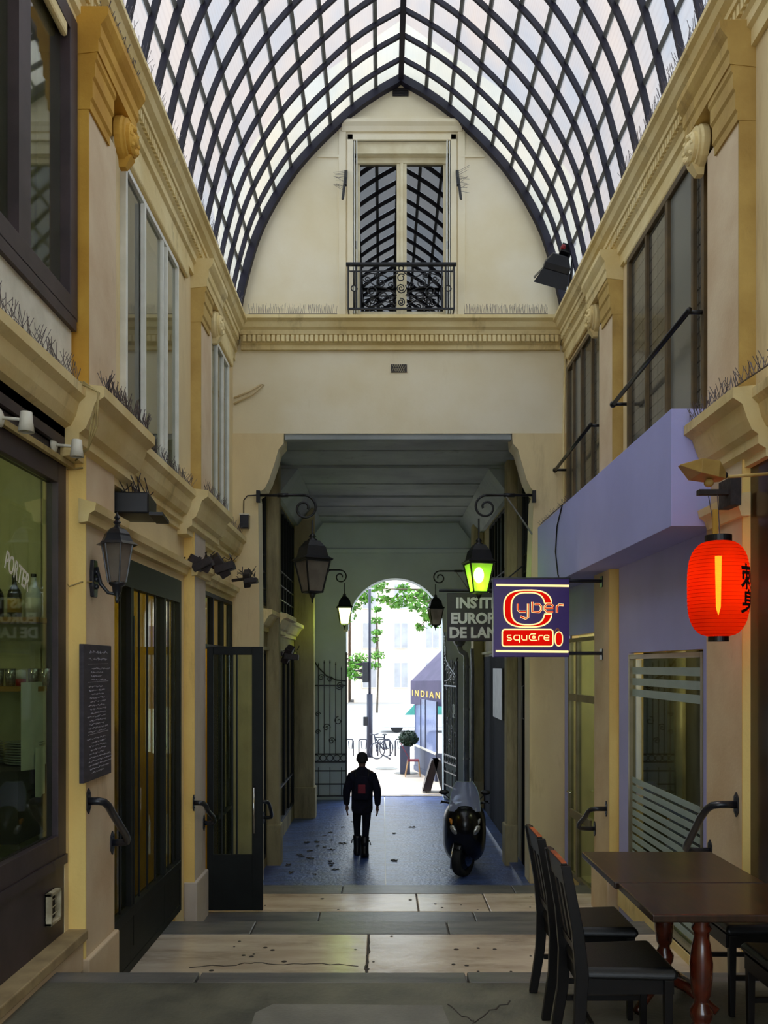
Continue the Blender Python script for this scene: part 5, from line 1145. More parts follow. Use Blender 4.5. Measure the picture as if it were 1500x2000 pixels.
ch0 = chair('dining_chair', 'black wooden dining chair nearest the photographer, left of the nearer table'); ch0.location = (1.10, 4.13, 0.0)
spots = (((1.10, 4.74), 0, 'black dining chair behind the nearest one, left of the farther table'), ((2.0, 4.10), PI, 'black dining chair at the right edge of the frame, facing left'), ((2.03, 4.78), PI, 'black dining chair tucked in between the farther table and the right wall'))
for (x, y), rz, lab in spots: c_ = dup(ch0, None, rz, lab); c_.location = (x, y, 0)
# ================= PASSAGE THINGS =================
def gate(hx, hy, dx, dy, W_, lab, light=False):
    """iron gate leaf from hinge (hx,hy) along unit (dx,dy)"""
    t = thing('iron_gate', lab, 'gate', (hx, hy, Z3)); m = 'black'
    P = lambda u, z, o=0: (hx+dx*u-dy*o, hy+dy*u+dx*o, z)
    zb, zt = Z3+.05, -.45
    for u in (.02, W_-.02): MB().bar(P(u, zb), P(u, zt+.55 if u > .5 else zt+.75), .035, .035).build('stile', m, t)
    for z in (zb+.05, zb+.32, zb+.62, zb+.82, zb+1.0, zt): MB().bar(P(0, z), P(W_, z), .025, .03).build('cross_rail', m, t)
    n = 5 if not light else 7
    for k in range(1, n+1):
        u = W_*k/(n+1); top = zt+.22+.22*math.sin(PI*u/W_)+.12*(u/W_)
        g = MB(); g.bar(P(u, zb+1.0), P(u, top), .018, .018); g.build('bar', m, t)
        g = MB(); g.lathe([(.001, top+.09), (.016, top+.03), (.010, top), (.001, top)], (P(u, 0)[0], P(u, 0)[1], 0), 6); g.build('spear_point', m, t)
        if k % 2: MB().bar(P(u, zb+.05), P(u, zb+.70), .016, .016).build('bar', m, t)
    def scw(c, r0, r1, a0, a1, nn=18):
        return [P(c[0]+(r0+(r1-r0)*i/nn)*math.cos(a0+(a1-a0)*i/nn), c[1]+(r0+(r1-r0)*i/nn)*math.sin(a0+(a1-a0)*i/nn), .0) for i in range(nn+1)]
    for k in range(5): MB().tube(scw((W_*(k+.5)/5, zb+.91), .07, .07, 0, 2*PI, 14), .010, 5).build('ring', m, t, smooth=True)
    for c, r, a in (((W_*.22, zt+.0), .10, 4*PI), ((W_*.75, zt+.18), .08, 3*PI), ((W_*.5, zt+.14), .07, 3*PI), ((W_*.25, zb+1.75), .10, 2.5*PI), ((W_*.6, zb+1.6), .09, 3*PI), ((W_*.45, zb+1.3), .08, 3*PI), ((W_*.85, zb+1.9), .06, 3*PI), ((W_*.85, zb+1.5), .06, 3*PI)):
        MB().tube(scw(c, .01, r, 0, a), .010, 5).build('scroll', m, t, smooth=True)
    MB().tube([P(0, zt+.10), P(W_*.3, zt+.12), P(W_*.6, zt+.22), P(W_*.85, zt+.42), P(W_, zt+.62)], .015, 6).build('curved_top_rail', m, t, smooth=True)
    return t, P
g1, P1 = gate(AC-AR-.02, YF-.10, -1, -.02, .78, 'left iron gate leaf folded back against the far wall')
g2, P2 = gate(AC+AR+.03, YF-.02, .20, -.98, 1.05, 'right iron gate leaf swung open beside the downpipe', True)
# tall scroll crest on the right leaf
for c, r, a in (((.06, .10), .10, 3*PI), ((.08, .32), .12, 2.6*PI), ((.05, .58), .10, 3*PI), ((.30, -.1), .12, 3*PI), ((.55, -.25), .12, 3*PI), ((.80, -.32), .10, 3*PI)):
    MB().tube([P2(c[0]+(.01+(r-.01)*i/18)*math.cos(a*i/18), c[1]+(.01+(r-.01)*i/18)*math.sin(a*i/18)) for i in range(19)], .014, 5).build('crest_scroll', 'zinc', g2, smooth=True, label='pale crest scroll')
MB().tube([P2(0, .75), P2(.06, .4), P2(.2, .12), P2(.5, -.05), P2(.9, -.2), P2(1.02, -.28)], .018, 6).build('crest_rail', 'zinc', g2, smooth=True)
g = MB(); a_, b_ = P2(.55, -.95, .03), P2(.78, -.95, .03); g.bar((a_[0], a_[1], -1.0), (b_[0], b_[1], -1.0), .006, .30); g.build('notice_sheet', 'paper', label='small white notice hung on the right gate leaf', cat='notice', origin=a_)
# downpipe with hopper
t = thing('downpipe', 'grey downpipe with an ornate hopper head in the passage', 'downpipe', (1.86, 18.1, Z3))
q = W(903, 1262, 17.6); x = q.x
MB().lathe([(.05, q.z-.05), (.06, q.z), (.10, q.z+.03), (.13, q.z+.10), (.12, q.z+.12), (.14, q.z+.15), (.10, q.z+.20), (.001, q.z+.20)], (x-.06, 17.6, 0), 10).build('hopper_head', 'zinc', t)
MB().tube([(x-.06, 17.6, q.z), (x-.03, 17.6, q.z-.10), (x+.06, 17.6, q.z-.16), (x+.08, 17.6, q.z-.25), (x+.08, 17.6, Z3+.02)], .055, 10).build('pipe', 'zinc', t, smooth=True)
MB().tube([(x+.20, 17.62, q.z-.05), (x+.21, 17.62, q.z-.5), (x+.20, 17.62, Z3+.1)], .035, 8).build('small_pipe', 'zinc', t, smooth=True)
for z in (-.05, -.9, -1.9): MB().lathe([(.066, z), (.066, z+.04)], (x+.08, 17.6, 0), 10).build('pipe_collar', 'zinc', t)
cable([(TR-.03, 17.0, .20), (TR-.03, 15.5, .22), (TR-.03, 14.0, .24), (TR-.03, 12.6, .27)], .018, 'grey pipe running level along the right passage wall', 'zinc', 'wall_pipe')

# dead leaves
random.seed(31)
spots = [(-1.05, 15.6), (-.95, 15.9), (-.75, 16.4), (-1.1, 14.7), (-.98, 14.6), (-1.2, 14.3), (-.85, 14.4), (-1.35, 14.0), (-1.3, 13.9), (-1.15, 13.75), (-.82, 13.55), (-.80, 13.4), (-.79, 13.25), (-.70, 13.0), (.17, 13.6), (.2, 15.8), (.55, 16.4), (-.6, 17.0), (-1.3, 15.0), (-.9, 15.2), (-1.45, 13.3), (-1.35, 12.8), (-1.0, 12.7), (-.4, 15.1), (-1.15, 15.05), (-.7, 14.9)]
lf = None
for i, (x_, y_) in enumerate(spots):
    if lf is None:
        g = MB(); pts = [(-.06, 0, .002), (-.03, .03, .014), (.0, .02, .004), (.03, .045, .018), (.045, .01, .006), (.075, 0, .010), (.045, -.02, .004), (.02, -.045, .016), (0, -.018, .003), (-.035, -.03, .012)]
        g.add(pts+[(0, 0, .012)], [(k, (k+1) % 10, 10) for k in range(10)]); lf = g.build('dead_leaf', 'leaf', label='dead brown leaf lying on the blue-grey passage floor', cat='leaf', group='dead leaves on the passage floor', origin=(0, 0, 0)); o = lf
    else: o = lf.copy(); COL.objects.link(o)
    s = random.uniform(.8, 1.4); o.location = (x_, y_, Z3+EZ+.001); o.rotation_euler = (0, 0, random.uniform(0, 6.3)); o.scale = (s, s, s*.8)

# --- scooter (front towards the photographer) ---
sc0 = Vector((1.185, 12.62, Z3)); t = thing('motor_scooter', 'black maxi scooter with a tinted windscreen parked in the passage', 'scooter', tuple(sc0))
def G():
    g = MB(); g.M = Matrix.Translation(sc0) @ Matrix.Rotation(-.07, 4, 'Z'); return g
def se(y, hw, hz, cz, n=24, e=2.6, sq=1):
    return [(hw*math.copysign(abs(math.cos(a))**(2/e), math.cos(a)), y, cz+hz*math.copysign(abs(math.sin(a))**(2/e), math.sin(a))*(1 if math.sin(a) > 0 else sq)) for a in [2*PI*k/n for k in range(n)]]
def wheel(y, r, w, nm):
    g = G(); g.lathe([(r*.66, -w*.38), (r*.82, -w*.5), (r*.95, -w*.42), (r, -w*.15), (r, w*.15), (r*.95, w*.42), (r*.82, w*.5), (r*.66, w*.38), (r*.66, -w*.38)], (0, y, r), 28, 'x'); o = g.build(nm, 'tyre', t, smooth=True)
    g = G(); g.lathe([(r*.68, -w*.3), (r*.58, -w*.34), (r*.56, -.01), (r*.58, w*.34), (r*.68, w*.3)], (0, y, r), 24, 'x')
    for k in range(5):
        a = 2*PI*k/5; g.bar((0, y, r), (0, y+r*.6*math.cos(a), r+r*.6*math.sin(a)), .03, .03)
    g.lathe([(.001, -.05), (.04, -.05), (.04, .05), (.001, .05)], (0, y, r), 12, 'x'); g.build('rim', 'rail', t)
    g = G(); g.lathe([(.04, 0), (.12, 0), (.12, .005), (.04, .005)], (w*.5+.015, y, r), 20, 'x'); g.build('brake_disc', 'chrome', t)
RW = -.50
_G = G
def G():
    g = MB(); g.M = Matrix.Translation(sc0) @ Matrix.Rotation(-.07, 4, 'Z') @ Matrix.Translation((0, .03, 0)) @ Matrix.Rotation(RW, 4, 'Z'); return g
wheel(-.05, .275, .15, 'front_tyre')
for s in (-1, 1):
    g = G(); g.tube([(s*.085, -.05, .265), (s*.088, .02, .50), (s*.09, .06, .66)], .019, 10); g.build('fork_tube', 'chrome' if s < 0 else 'rail', t, smooth=True)
g = G(); g.tube([(-.035, -.36, .16), (-.03, -.36, .33), (-.02, -.30, .52)], .013, 6); g.build('front_fork_bar', 'chrome', t, smooth=True)  # the silver fork tube seen in front of the tyre
g = G(); g.loft([[(.085*math.cos(a), -.05-.30*math.sin(b), .265+.30*math.cos(b)+.02*math.sin(a)) for a in [PI*k/8 for k in range(9)]]+[] for b in [-.9+1.9*j/10 for j in range(11)]], cap=False); g.build('front_mudguard', 'scoot', t, smooth=True)
G = _G; wheel(1.38, .265, .15, 'rear_tyre')
g = G(); g.loft([se(-.33, .03, .05, .74, e=2), se(-.30, .10, .16, .75, e=2.1), se(-.24, .185, .25, .74, e=2.3), se(-.12, .25, .34, .70, e=2.5), se(.05, .29, .42, .64, e=2.7), se(.25, .32, .46, .60, e=2.9), se(.42, .315, .44, .57, e=3), se(.50, .28, .38, .54, e=3)]); g.build('front_fairing', 'scoot', t, smooth=True)
g = G(); g.loft([se(-.22, .04, .05, .93), se(-.16, .13, .10, .94), se(-.02, .19, .12, .96), se(.15, .17, .08, .98), se(.22, .10, .04, .98)]); g.build('instrument_cowl', 'scoot', t, smooth=True)
g = G(); g.loft([se(.30, .22, .13, .38), se(.7, .24, .16, .40), se(1.0, .23, .2, .48), se(1.35, .21, .18, .60), se(1.7, .14, .10, .74), se(1.85, .05, .05, .80)]); g.build('rear_bodywork', 'scoot', t, smooth=True)
g = G(); g.loft([se(.62, .12, .05, .70), se(.75, .17, .06, .76), se(1.05, .17, .05, .78), se(1.2, .18, .07, .84), se(1.6, .14, .06, .88), se(1.72, .06, .04, .90)]); g.build('saddle', 'leather', t, smooth=True)
for s in (-1, 1):
    g = G(); g.ball((0, 0, 0), (1, 1, 1), 14, 10); M_ = Matrix.Translation(sc0) @ Matrix.Rotation(-.07, 4, 'Z') @ Matrix.Translation((s*.135, -.235, .70)) @ Matrix.Rotation(s*.75, 4, 'Y') @ Matrix.Diagonal((.055, .05, .105, 1)); g2_ = MB(); g2_.M = M_; g2_.ball((0, 0, 0), (1, 1, 1), 14, 10); g2_.build('headlamp', 'lens', t, smooth=True)
    g2_ = MB(); g2_.M = Matrix.Translation(sc0) @ Matrix.Rotation(-.07, 4, 'Z') @ Matrix.Translation((s*.185, -.20, .81)) @ Matrix.Rotation(s*.5, 4, 'Y') @ Matrix.Diagonal((.028, .035, .07, 1)); g2_.ball((0, 0, 0), (1, 1, 1), 12, 8); g2_.build('indicator', 'amber' if s < 0 else 'lens', t, smooth=True)
    g = G(); g.loft([[(s*.01, -.285, .845), (s*.02, -.275, .83), (s*.105, -.232, .872), (s*.10, -.235, .885)], [(s*.01, -.265, .845), (s*.02, -.255, .83), (s*.105, -.212, .872), (s*.10, -.215, .885)]]); g.build('nose_trim', 'chrome', t, label='bright chevron trim')
    g = G(); g.tube([(s*.10, .12, 1.02), (s*.22, .10, 1.04), (s*.34, .16, 1.055)], .016, 8); g.build('handlebar_grip', 'black', t, smooth=True)
    g = G(); g.tube([(s*.26, .08, 1.06), (s*.36, .02, 1.05)], .007, 6); g.build('brake_lever', 'rail', t, smooth=True)
    g = G(); g.tube([(s*.17, .0, 1.05), (s*.24, -.02, 1.14), (s*.29, -.02, 1.19)], .009, 6); g.ball((s*.30, -.02, 1.215), (.075, .03, .036), 14, 8); g.build('mirror', 'black', t, smooth=True)
g = G(); g.lathe([(.001, -.012), (.016, -.008), (.016, 0)], (0, -.303, .72), 12, 'y'); g.build('badge', 'chrome', t, smooth=True)
rows = []
for j in range(9):
    v = j/8; z = .96+.40*v; hw = .225*(1-.12*v)*(1-v**4*.42); y0 = -.20+.22*v
    rows.append([(hw*(-1+2*k/12), y0+.07*abs(-1+2*k/12)**2.2, z+.0*k) for k in range(13)])
g = G(); vs = [p for r in rows for p in r]; fs = [(j*13+k, j*13+k+1, (j+1)*13+k+1, (j+1)*13+k) for j in range(8) for k in range(12)]; g.add(vs, fs); g.build('windscreen', 'windscreen', t, smooth=True)
rim_ = [rows[j][0] for j in range(9)]+[rows[8][k] for k in range(1, 13)]+[rows[j][12] for j in range(7, -1, -1)]
g = G(); g.tube(rim_, .0055, 5); g.build('windscreen_edge', 'frost', t, smooth=True)

# --- walking person ---
px0 = Vector((-.335, 13.95, Z3)); per = thing('person', 'person walking away in a dark jacket and slim trousers, backpack with a red patch', 'person', tuple(px0))
def skin(name, chains, m, parent, sub=2, root=0, label=None, bevel=None):
    """chains: list of lists of (x,y,z,r[,r2]); first point of a chain may be an index of an existing vertex"""
    vs = []; es = []; rs = []
    for c in chains:
        prev = None
        for q in c:
            if isinstance(q, int): prev = q; continue
            vs.append(q[:3]); rs.append((q[3], q[4] if len(q) > 4 else q[3])); i = len(vs)-1
            if prev is not None: es.append((prev, i))
            prev = i
    me = bpy.data.meshes.new(name); me.from_pydata(vs, es, []); o = bpy.data.objects.new(name, me); COL.objects.link(o); o.parent = parent
    md = o.modifiers.new('skin', 'SKIN'); md.use_smooth_shade = True; md.use_x_symmetry = False
    sv = me.skin_vertices[0].data if len(me.skin_vertices) else None
    if sv is None:
        bpy.context.view_layer.objects.active = o; o.select_set(True); bpy.ops.object.mode_set(mode='OBJECT'); sv = me.skin_vertices[0].data
    for i, r in enumerate(rs): sv[i].radius = r; sv[i].use_root = (i == root)
    sb = o.modifiers.new('sub', 'SUBSURF'); sb.levels = sb.render_levels = sub
    dg = bpy.context.evaluated_depsgraph_get(); ev = o.evaluated_get(dg); nm = bpy.data.meshes.new_from_object(ev)
    o.modifiers.clear(); o.data = nm; nm.materials.clear(); nm.materials.append(M[m])
    for p in nm.polygons: p.use_smooth = True
    if label: o['label'] = label
    return o
body = [[(0, 0, .87, .115, .09), (0, .0, 1.03, .105, .085), (0, .01, 1.20, .13, .09), (0, .01, 1.32, .11, .07), (0, .02, 1.385, .052), (0, .03, 1.44, .050), (0, .045, 1.50, .072, .080), (0, .05, 1.565, .078, .090), (0, .05, 1.62, .050, .06)]]
LH, RH = (-.245, .07, .74), (.245, -.03, .74)
for s, el, wr in ((-1, (-.225, -.02, 1.05), (-.245, .06, .815)), (1, (.225, -.05, 1.05), (.245, -.02, .815))):
    n = sum(len([q for q in c if not isinstance(q, int)]) for c in body)
    body.append([3, (s*.155, .0, 1.335, .055), (*el, .042), (*wr, .026), (wr[0], wr[1]+.01, wr[2]-.05, .030, .018), (wr[0], wr[1]+.015, wr[2]-.085, .034, .016)])
    hub = n+4
    for k, (dx, L) in enumerate(((-.024, .068), (-.008, .078), (.008, .074), (.024, .058))):
        b = (wr[0]+s*dx*.3, wr[1]+dx+.015, wr[2]-.085); body.append([hub, (b[0], b[1], b[2]-.020, .0088), (b[0]-s*.004, b[1]+.003, b[2]-.020-L*.5, .008), (b[0]-s*.014, b[1]+.008, b[2]-.020-L, .0065)])
    body.append([hub-1, (wr[0]-s*.012, wr[1]+.040, wr[2]-.055, .010), (wr[0]-s*.014, wr[1]+.052, wr[2]-.085, .008), (wr[0]-s*.014, wr[1]+.052, wr[2]-.105, .0065)])
for s, kn, an, toe in ((-1, (-.085, .09, .47), (-.078, .13, .09), (-.09, .28, .045)), (1, (.062, .02, .46), (.045, -.20, .12), (.05, -.10, .03))):
    body.append([0, (s*.075, .0, .80, .082), (*kn, .054), (kn[0]*.5+an[0]*.5, kn[1]*.5+an[1]*.5-.015, .28, .034), (*an, .028), (*toe, .024)])
b_ = skin('body', body, 'skin', per)
# ears and face on the far side of the head
g = MB()
for s in (-1, 1): g.ball(px0+Vector((s*.082, .045, 1.545)), (.014, .020, .032), 8, 6)
g.ball(px0+Vector((0, .148, 1.535)), (.014, .022, .026), 8, 6); g.build('ears_and_nose', 'skin', per, smooth=True)
g = MB()
for s in (-1, 1): g.ball(px0+Vector((s*.030, .132, 1.56)), (.012, .010, .008), 8, 6)
g.build('eyes', 'white', per, smooth=True); MB().ball(px0+Vector((0, .128, 1.495)), (.024, .010, .006), 8, 6).build('mouth', 'redcane', per, smooth=True)
g = MB(); rr = []
for zz, rx, ry, cy in ((1.49, .066, .05, .0), (1.53, .083, .075, .015), (1.58, .088, .092, .035), (1.62, .080, .088, .045), (1.65, .055, .066, .045), (1.662, .02, .03, .045)):
    rr.append([px0+Vector((rx*math.cos(2*PI*k/18), cy+ry*math.sin(2*PI*k/18), zz)) for k in range(18)])
g.loft(rr); g.build('short_hair', 'hair', per, smooth=True)
jk = [[(0, 0, .64, .195, .13), (0, 0, .80, .185, .13), (0, .0, 1.0, .185, .135), (0, .0, 1.17, .20, .135), (0, .0, 1.275, .185, .12), (0, .01, 1.375, .10, .09), (0, .02, 1.44, .072, .075)]]
for s, el, wr in ((-1, (-.235, -.02, 1.05), (-.250, .06, .83)), (1, (.235, -.05, 1.05), (.250, -.02, .83))): jk.append([4, (s*.175, .0, 1.27, .082), (el[0]+s*.012, el[1], el[2], .072), (wr[0], wr[1], wr[2]-.03, .050)])
skin('jacket', jk, 'cloth', per, label='dark loose jacket')
tr = [[(0, 0, .86, .13, .10)]]
for s, kn, an in ((-1, (-.085, .09, .47), (-.08, .125, .12)), (1, (.062, .02, .46), (.046, -.185, .15))): tr.append([0, (s*.08, .0, .78, .088), (*kn, .064), (kn[0]*.5+an[0]*.5, kn[1]*.5+an[1]*.5, .29, .054), (*an, .046)])
skin('trousers', tr, 'trouser', per, label='slim dark trousers')
for s, (ax, ay, az), tilt in ((-1, (-.08, .13, .0), 0), (1, (.046, -.19, .035), -.45)):
    g = MB(); g.M = Matrix.Translation(px0+Vector((ax, ay, az))) @ Matrix.Rotation(tilt, 4, 'X') @ Matrix.Scale(1.22, 4)
    def el(cy, rx, ry, z): return [(rx*math.cos(2*PI*k/16), cy+ry*math.sin(2*PI*k/16), z) for k in range(16)]
    g.loft([el(.06, .052, .15, .0), el(.06, .056, .155, .03), el(.055, .052, .14, .06), el(.03, .05, .10, .09), el(.0, .050, .06, .13), el(-.005, .055, .062, .22), el(-.005, .058, .064, .25)]); g.build('boot', 'black', per, smooth=True, label='chunky dark boot')
    g = MB(); p = px0+Vector((ax, ay, az)); g.tube([p+Vector((-s*-.05, 0, .22)), p+Vector((s*.075, -.01, .25)), p+Vector((s*.085, -.01, .22)), p+Vector((s*.095, -.01, .18))], .009, 5); g.build('boot_strap', 'black', per)
g = MB(); rr = []
for zz, hw, dp in ((.92, .10, .05), (.95, .125, .09), (1.05, .135, .11), (1.18, .13, .10), (1.28, .11, .07), (1.31, .06, .03)):
    rr.append([px0+Vector((hw*math.copysign(abs(math.cos(a))**.6, math.cos(a)), -.155-dp*.5*math.sin(a)*1.0, zz)) for a in [2*PI*k/16 for k in range(16)]])
g.loft(rr); bp = g.build('backpack', 'cloth', per, smooth=True, label='dark backpack')
MB().box(px0.x-.062, px0.x+.058, px0.y-.222, px0.y-.198, Z3+1.03, Z3+1.17).build('red_patch', 'redpatch', bp, bevel=.008, label='dull red patch on the backpack')
for s in (-1, 1): MB().tube([px0+Vector((s*.09, -.14, 1.27)), px0+Vector((s*.11, -.06, 1.385)), px0+Vector((s*.11, .08, 1.34)), px0+Vector((s*.12, .12, 1.2))], .013, 6).build('shoulder_strap', 'black', bp, smooth=True)

# ================= STREET =================
st = struct('street_pavement', (0, 30, Z3))
MB().box(-30, 40, 20.3, 31.5, Z3-.3, Z3-.005).build('pavement', 'pave', st); MB().box(-30, 40, 31.5, 31.8, Z3-.3, Z3-.0).build('kerb_stone', 'stone', st)
MB().box(-60, 70, 31.8, 110, Z3-.4, Z3-.13).build('roadway', 'road', st)
MB().box(-.9, 1.5, 20.3, 20.45, Z3-.05, Z3+.012).build('sill_stone', 'stone', st)
for k in range(2): MB().lathe([(.34, 0), (.34, .004), (.001, .004)], (-.2+.55*k+.3, 25.8-1.1*k, Z3), 20).build('manhole_cover', 'zinc', st)
# terrace enclosure on the right
t = thing('terrace_enclosure', 'blue-grey glazed terrace enclosure right of the arch', 'terrace', (1.6, 24, Z3))
A_, B_ = Vector((.95, 25.6)), Vector((1.42, 22.9)); C_ = Vector((6.0, 22.6)); D_ = Vector((6, 26))
H1 = -2.35
def panel(p, q, z0, z1, th, m, nm, par=t): g = MB(); g.bar((p.x, p.y, (z0+z1)/2), (q.x, q.y, (z0+z1)/2), th, z1-z0); return g.build(nm, m, par)
n_ = 2
for i in range(2):
    p, q = A_.lerp(B_, i/2), A_.lerp(B_, (i+1)/2); e = (q-p).normalized()*.012; panel(p+e, q-e, Z3, H1, .06, 'slate', 'parapet_panel'); panel(p, q, Z3, Z3+.14, .10, 'slate', 'parapet_base')
    panel(p+e, q-e, H1+.05, -.95, .008, 'glasstun' if 0 else 'windscreen', 'pane')
panel(B_, C_, Z3, H1, .06, 'slate', 'parapet_panel'); panel(A_, B_, H1, H1+.04, .10, 'white', 'parapet_cap'); panel(B_, C_, H1, H1+.04, .10, 'slate', 'parapet_cap')
for p in (A_, A_.lerp(B_, .5), B_, A_.lerp(B_, .28)): g = MB(); g.box(p.x-.02, p.x+.02, p.y-.02, p.y+.02, H1, -.95); g.build('post', 'post', t)
t2 = thing('awning', 'grey-violet shop awning with gold capital letters on its flap', 'awning', (1.5, 24.5, -1.0))
zA, zB = W(803, 1375, 25.8).z, W(803, 1330, 25.8).z
a0 = Vector((.83, 25.8)); b0 = Vector((1.60, 22.9))
e_ = (b0-a0)
g = MB(); g.bar((a0.x, a0.y, (zA+zB)/2), (b0.x, b0.y, (zA+zB)/2+.06), .03, zB-zA); g.build('valance', 'awning', t2)
nx_, ny_ = 2.2, .4
g = MB(); top = 1.15
g.add([(a0.x, a0.y, zB), (b0.x, b0.y, zB+.04), (b0.x+1.6, b0.y+.3, top), (a0.x+1.6, a0.y+.3, top), (a0.x, a0.y, zB-.03), (b0.x, b0.y, zB+.01), (b0.x+1.6, b0.y+.3, top-.03), (a0.x+1.6, a0.y+.3, top-.03)], [(0, 1, 2, 3), (4, 5, 6, 7), (0, 1, 5, 4), (1, 2, 6, 5), (2, 3, 7, 6), (3, 0, 4, 7)]); g.build('canopy', 'awning', t2)
MB().add([(b0.x, b0.y, zB), (b0.x+1.6, b0.y+.3, top), (b0.x+1.6, b0.y+.3, zA), (b0.x, b0.y, zA), (b0.x, b0.y+.01, zB), (b0.x+1.6, b0.y+.31, top), (b0.x+1.6, b0.y+.31, zA), (b0.x, b0.y+.01, zA)], [(0, 1, 2, 3), (7, 6, 5, 4), (0, 4, 5, 1), (2, 6, 7, 3)]).build('side_flap', 'awning', t2)
vs, fs = text('I N D I A N', .24, .02, .006); ang = math.atan2(b0.y-a0.y, b0.x-a0.x)
L_ = e_.length; g = MB(); sc_x = (L_*.86)/(max(v[0] for v in vs)); p0 = a0+e_*.06
g.M = Matrix.Translation((p0.x-.022, p0.y-.006, zA+.26)) @ Matrix.Rotation(ang, 4, 'Z') @ Matrix.Rotation(PI/2, 4, 'X') @ Matrix.Diagonal((sc_x, 1, 1, 1)); g.add(vs, fs); g.build('lettering', 'gold', t2)
MB().box(1.70, 8, 20.7, 20.9, Z3, 5).build('building_pier', 'facade', kind='structure')
# planter with bush
x, y = W(791, 1500, 24.6).x, 24.6
t = thing('planter', 'tall dark planter in front of the terrace enclosure', 'planter', (x, y, Z3)); MB().box(x-.14, x+.14, y-.14, y+.14, Z3, Z3+.78).build('pot', 'slate', t, bevel=.01)
t = thing('box_bush', 'clipped dark green bush in the planter', 'bush', (x+.1, y, Z3+.78)); random.seed(4); g = MB()
for k in range(900):
    a, b = random.uniform(0, 2*PI), math.acos(random.uniform(-1, 1)); r = random.uniform(.75, 1); p = Vector((x+.10+.28*r*math.sin(b)*math.cos(a), y+.26*r*math.sin(b)*math.sin(a), Z3+.99+.23*r*math.cos(b)))
    d = Vector((random.uniform(-1, 1), random.uniform(-1, 1), random.uniform(-1, 1)))*.03; e = Vector((random.uniform(-1, 1), random.uniform(-1, 1), random.uniform(-1, 1)))*.03; g.add([p-d, p+e, p+d, p-e], [(0, 1, 2, 3)])
g.build('foliage', 'bush', t, kind='stuff'); MB().ball((x+.10, y, Z3+.99), (.24, .22, .20), 12, 8).build('inner_foliage', 'bush', t)
# red chair
x, y = W(797, 1500, 24.0).x, 24.0
t = thing('bistro_chair', 'red woven bistro chair in front of the terrace enclosure', 'chair', (x, y, Z3)); g = MB()
g.loft([[(x-.20+.05*k-.01, y-.18, Z3+.45+.09*(5-k)), (x-.20+.05*k-.01, y+.18, Z3+.45+.09*(5-k)), (x-.20+.05*k+.01, y+.18, Z3+.45+.09*(5-k)), (x-.20+.05*k+.01, y-.18, Z3+.45+.09*(5-k))] for k in range(6)]); g.build('backrest', 'redcane', t, bevel=.01)
MB().box(x-.02, x+.30, y-.19, y+.19, Z3+.42, Z3+.46).build('seat', 'redcane', t, bevel=.01)
for xx in (-.02, .27):
    for yy in (-.17, .17): MB().tube([(x+xx+.02, y+yy, Z3+.44), (x+xx+(.06 if xx > 0 else -.06), y+yy, Z3)], .015, 6).build('leg', 'wood2', t)
# A-frame board
x, y = W(852, 1540, 20.9).x, 20.9
t = thing('sandwich_board', 'dark folding sandwich board at the arch threshold', 'sign', (x, y, Z3))
for s in (-1, 1):
    g = MB(); g.loft([[(x+s*.23-.10, y-.02, Z3+.04), (x+s*.23+.10, y-.02, Z3+.04), (x+s*.23+.10, y+.45, Z3+.04), (x+s*.23-.10, y+.45, Z3+.04)], [(x+s*.02-.09, y-.02, Z3+.78), (x+s*.02+.09, y-.02, Z3+.78), (x+s*.02+.09, y+.45, Z3+.78), (x+s*.02-.09, y+.45, Z3+.78)]]); g.build('board_leaf', 'wood', t)
    for yy in (0, .42): MB().box(x+s*.24-.012, x+s*.24+.012, y+yy-.01, y+yy+.02, Z3, Z3+.06).build('foot', 'wood', t)
# traffic signal pole
x, y = W(722, 1470, 29).x, 29.0
t = thing('traffic_light', 'dark traffic light pole beyond the arch with visored lamps seen from behind', 'traffic light', (x, y, Z3))
MB().tube([(x, y, Z3), (x, y, Z3+2.1)], .10, 10).build('pole_base', 'post', t, smooth=True); MB().tube([(x, y, Z3+2.1), (x, y, Z3+5.6)], .045, 8).build('pole', 'post', t, smooth=True)
q = W(712, 1313, y); MB().box(q.x-.07, q.x+.13, y-.1, y+.1, q.z-.34, q.z+.34).build('signal_head', 'rail', t, bevel=.02)
for k in (-1, 0, 1): g = MB(); g.loft([[(q.x-.07, y-.10, q.z+.22*k+.10), (q.x-.07, y+.1, q.z+.22*k+.10), (q.x-.07, y+.1, q.z+.22*k-.02), (q.x-.07, y-.1, q.z+.22*k-.02)], [(q.x-.33, y-.04, q.z+.22*k+.07), (q.x-.33, y+.04, q.z+.22*k+.07), (q.x-.33, y+.04, q.z+.22*k+.05), (q.x-.33, y-.04, q.z+.22*k+.05)]]); g.build('visor', 'rail', t)
q = W(714, 1409, y); MB().box(q.x-.08, q.x+.07, y-.08, y+.08, q.z-.14, q.z+.16).build('pedestrian_signal', 'rail', t, bevel=.02)
# bike racks
for i, (pa, pb) in enumerate(((676, 690), (701, 717), (738, 762), (772, 790))):
    y = 29.4; a, b = W(pa, 1475, y).x, W(pb, 1475, y).x
    t = thing('bicycle_rack', ('leftmost', 'second from the left, beside the pole', 'third, behind the fallen bicycle', 'rightmost')[i]+' of the blue-grey bicycle hoops beyond the arch', 'bicycle rack', ((a+b)/2, y, Z3), 'bicycle hoops on the pavement')
    MB().tube([(a, y, Z3), (a, y, Z3+.50), (a+.04, y, Z3+.56), (b-.04, y, Z3+.56), (b, y, Z3+.50), (b, y, Z3)], .022, 7).build('hoop', 'post', t, smooth=True)
    MB().tube([(a+.08, y, Z3+.5), (a+.10, y, Z3+.26), (b-.04, y, Z3+.24), (b-.02, y, Z3+.5)], .014, 6).build('inner_bar', 'post', t, smooth=True)
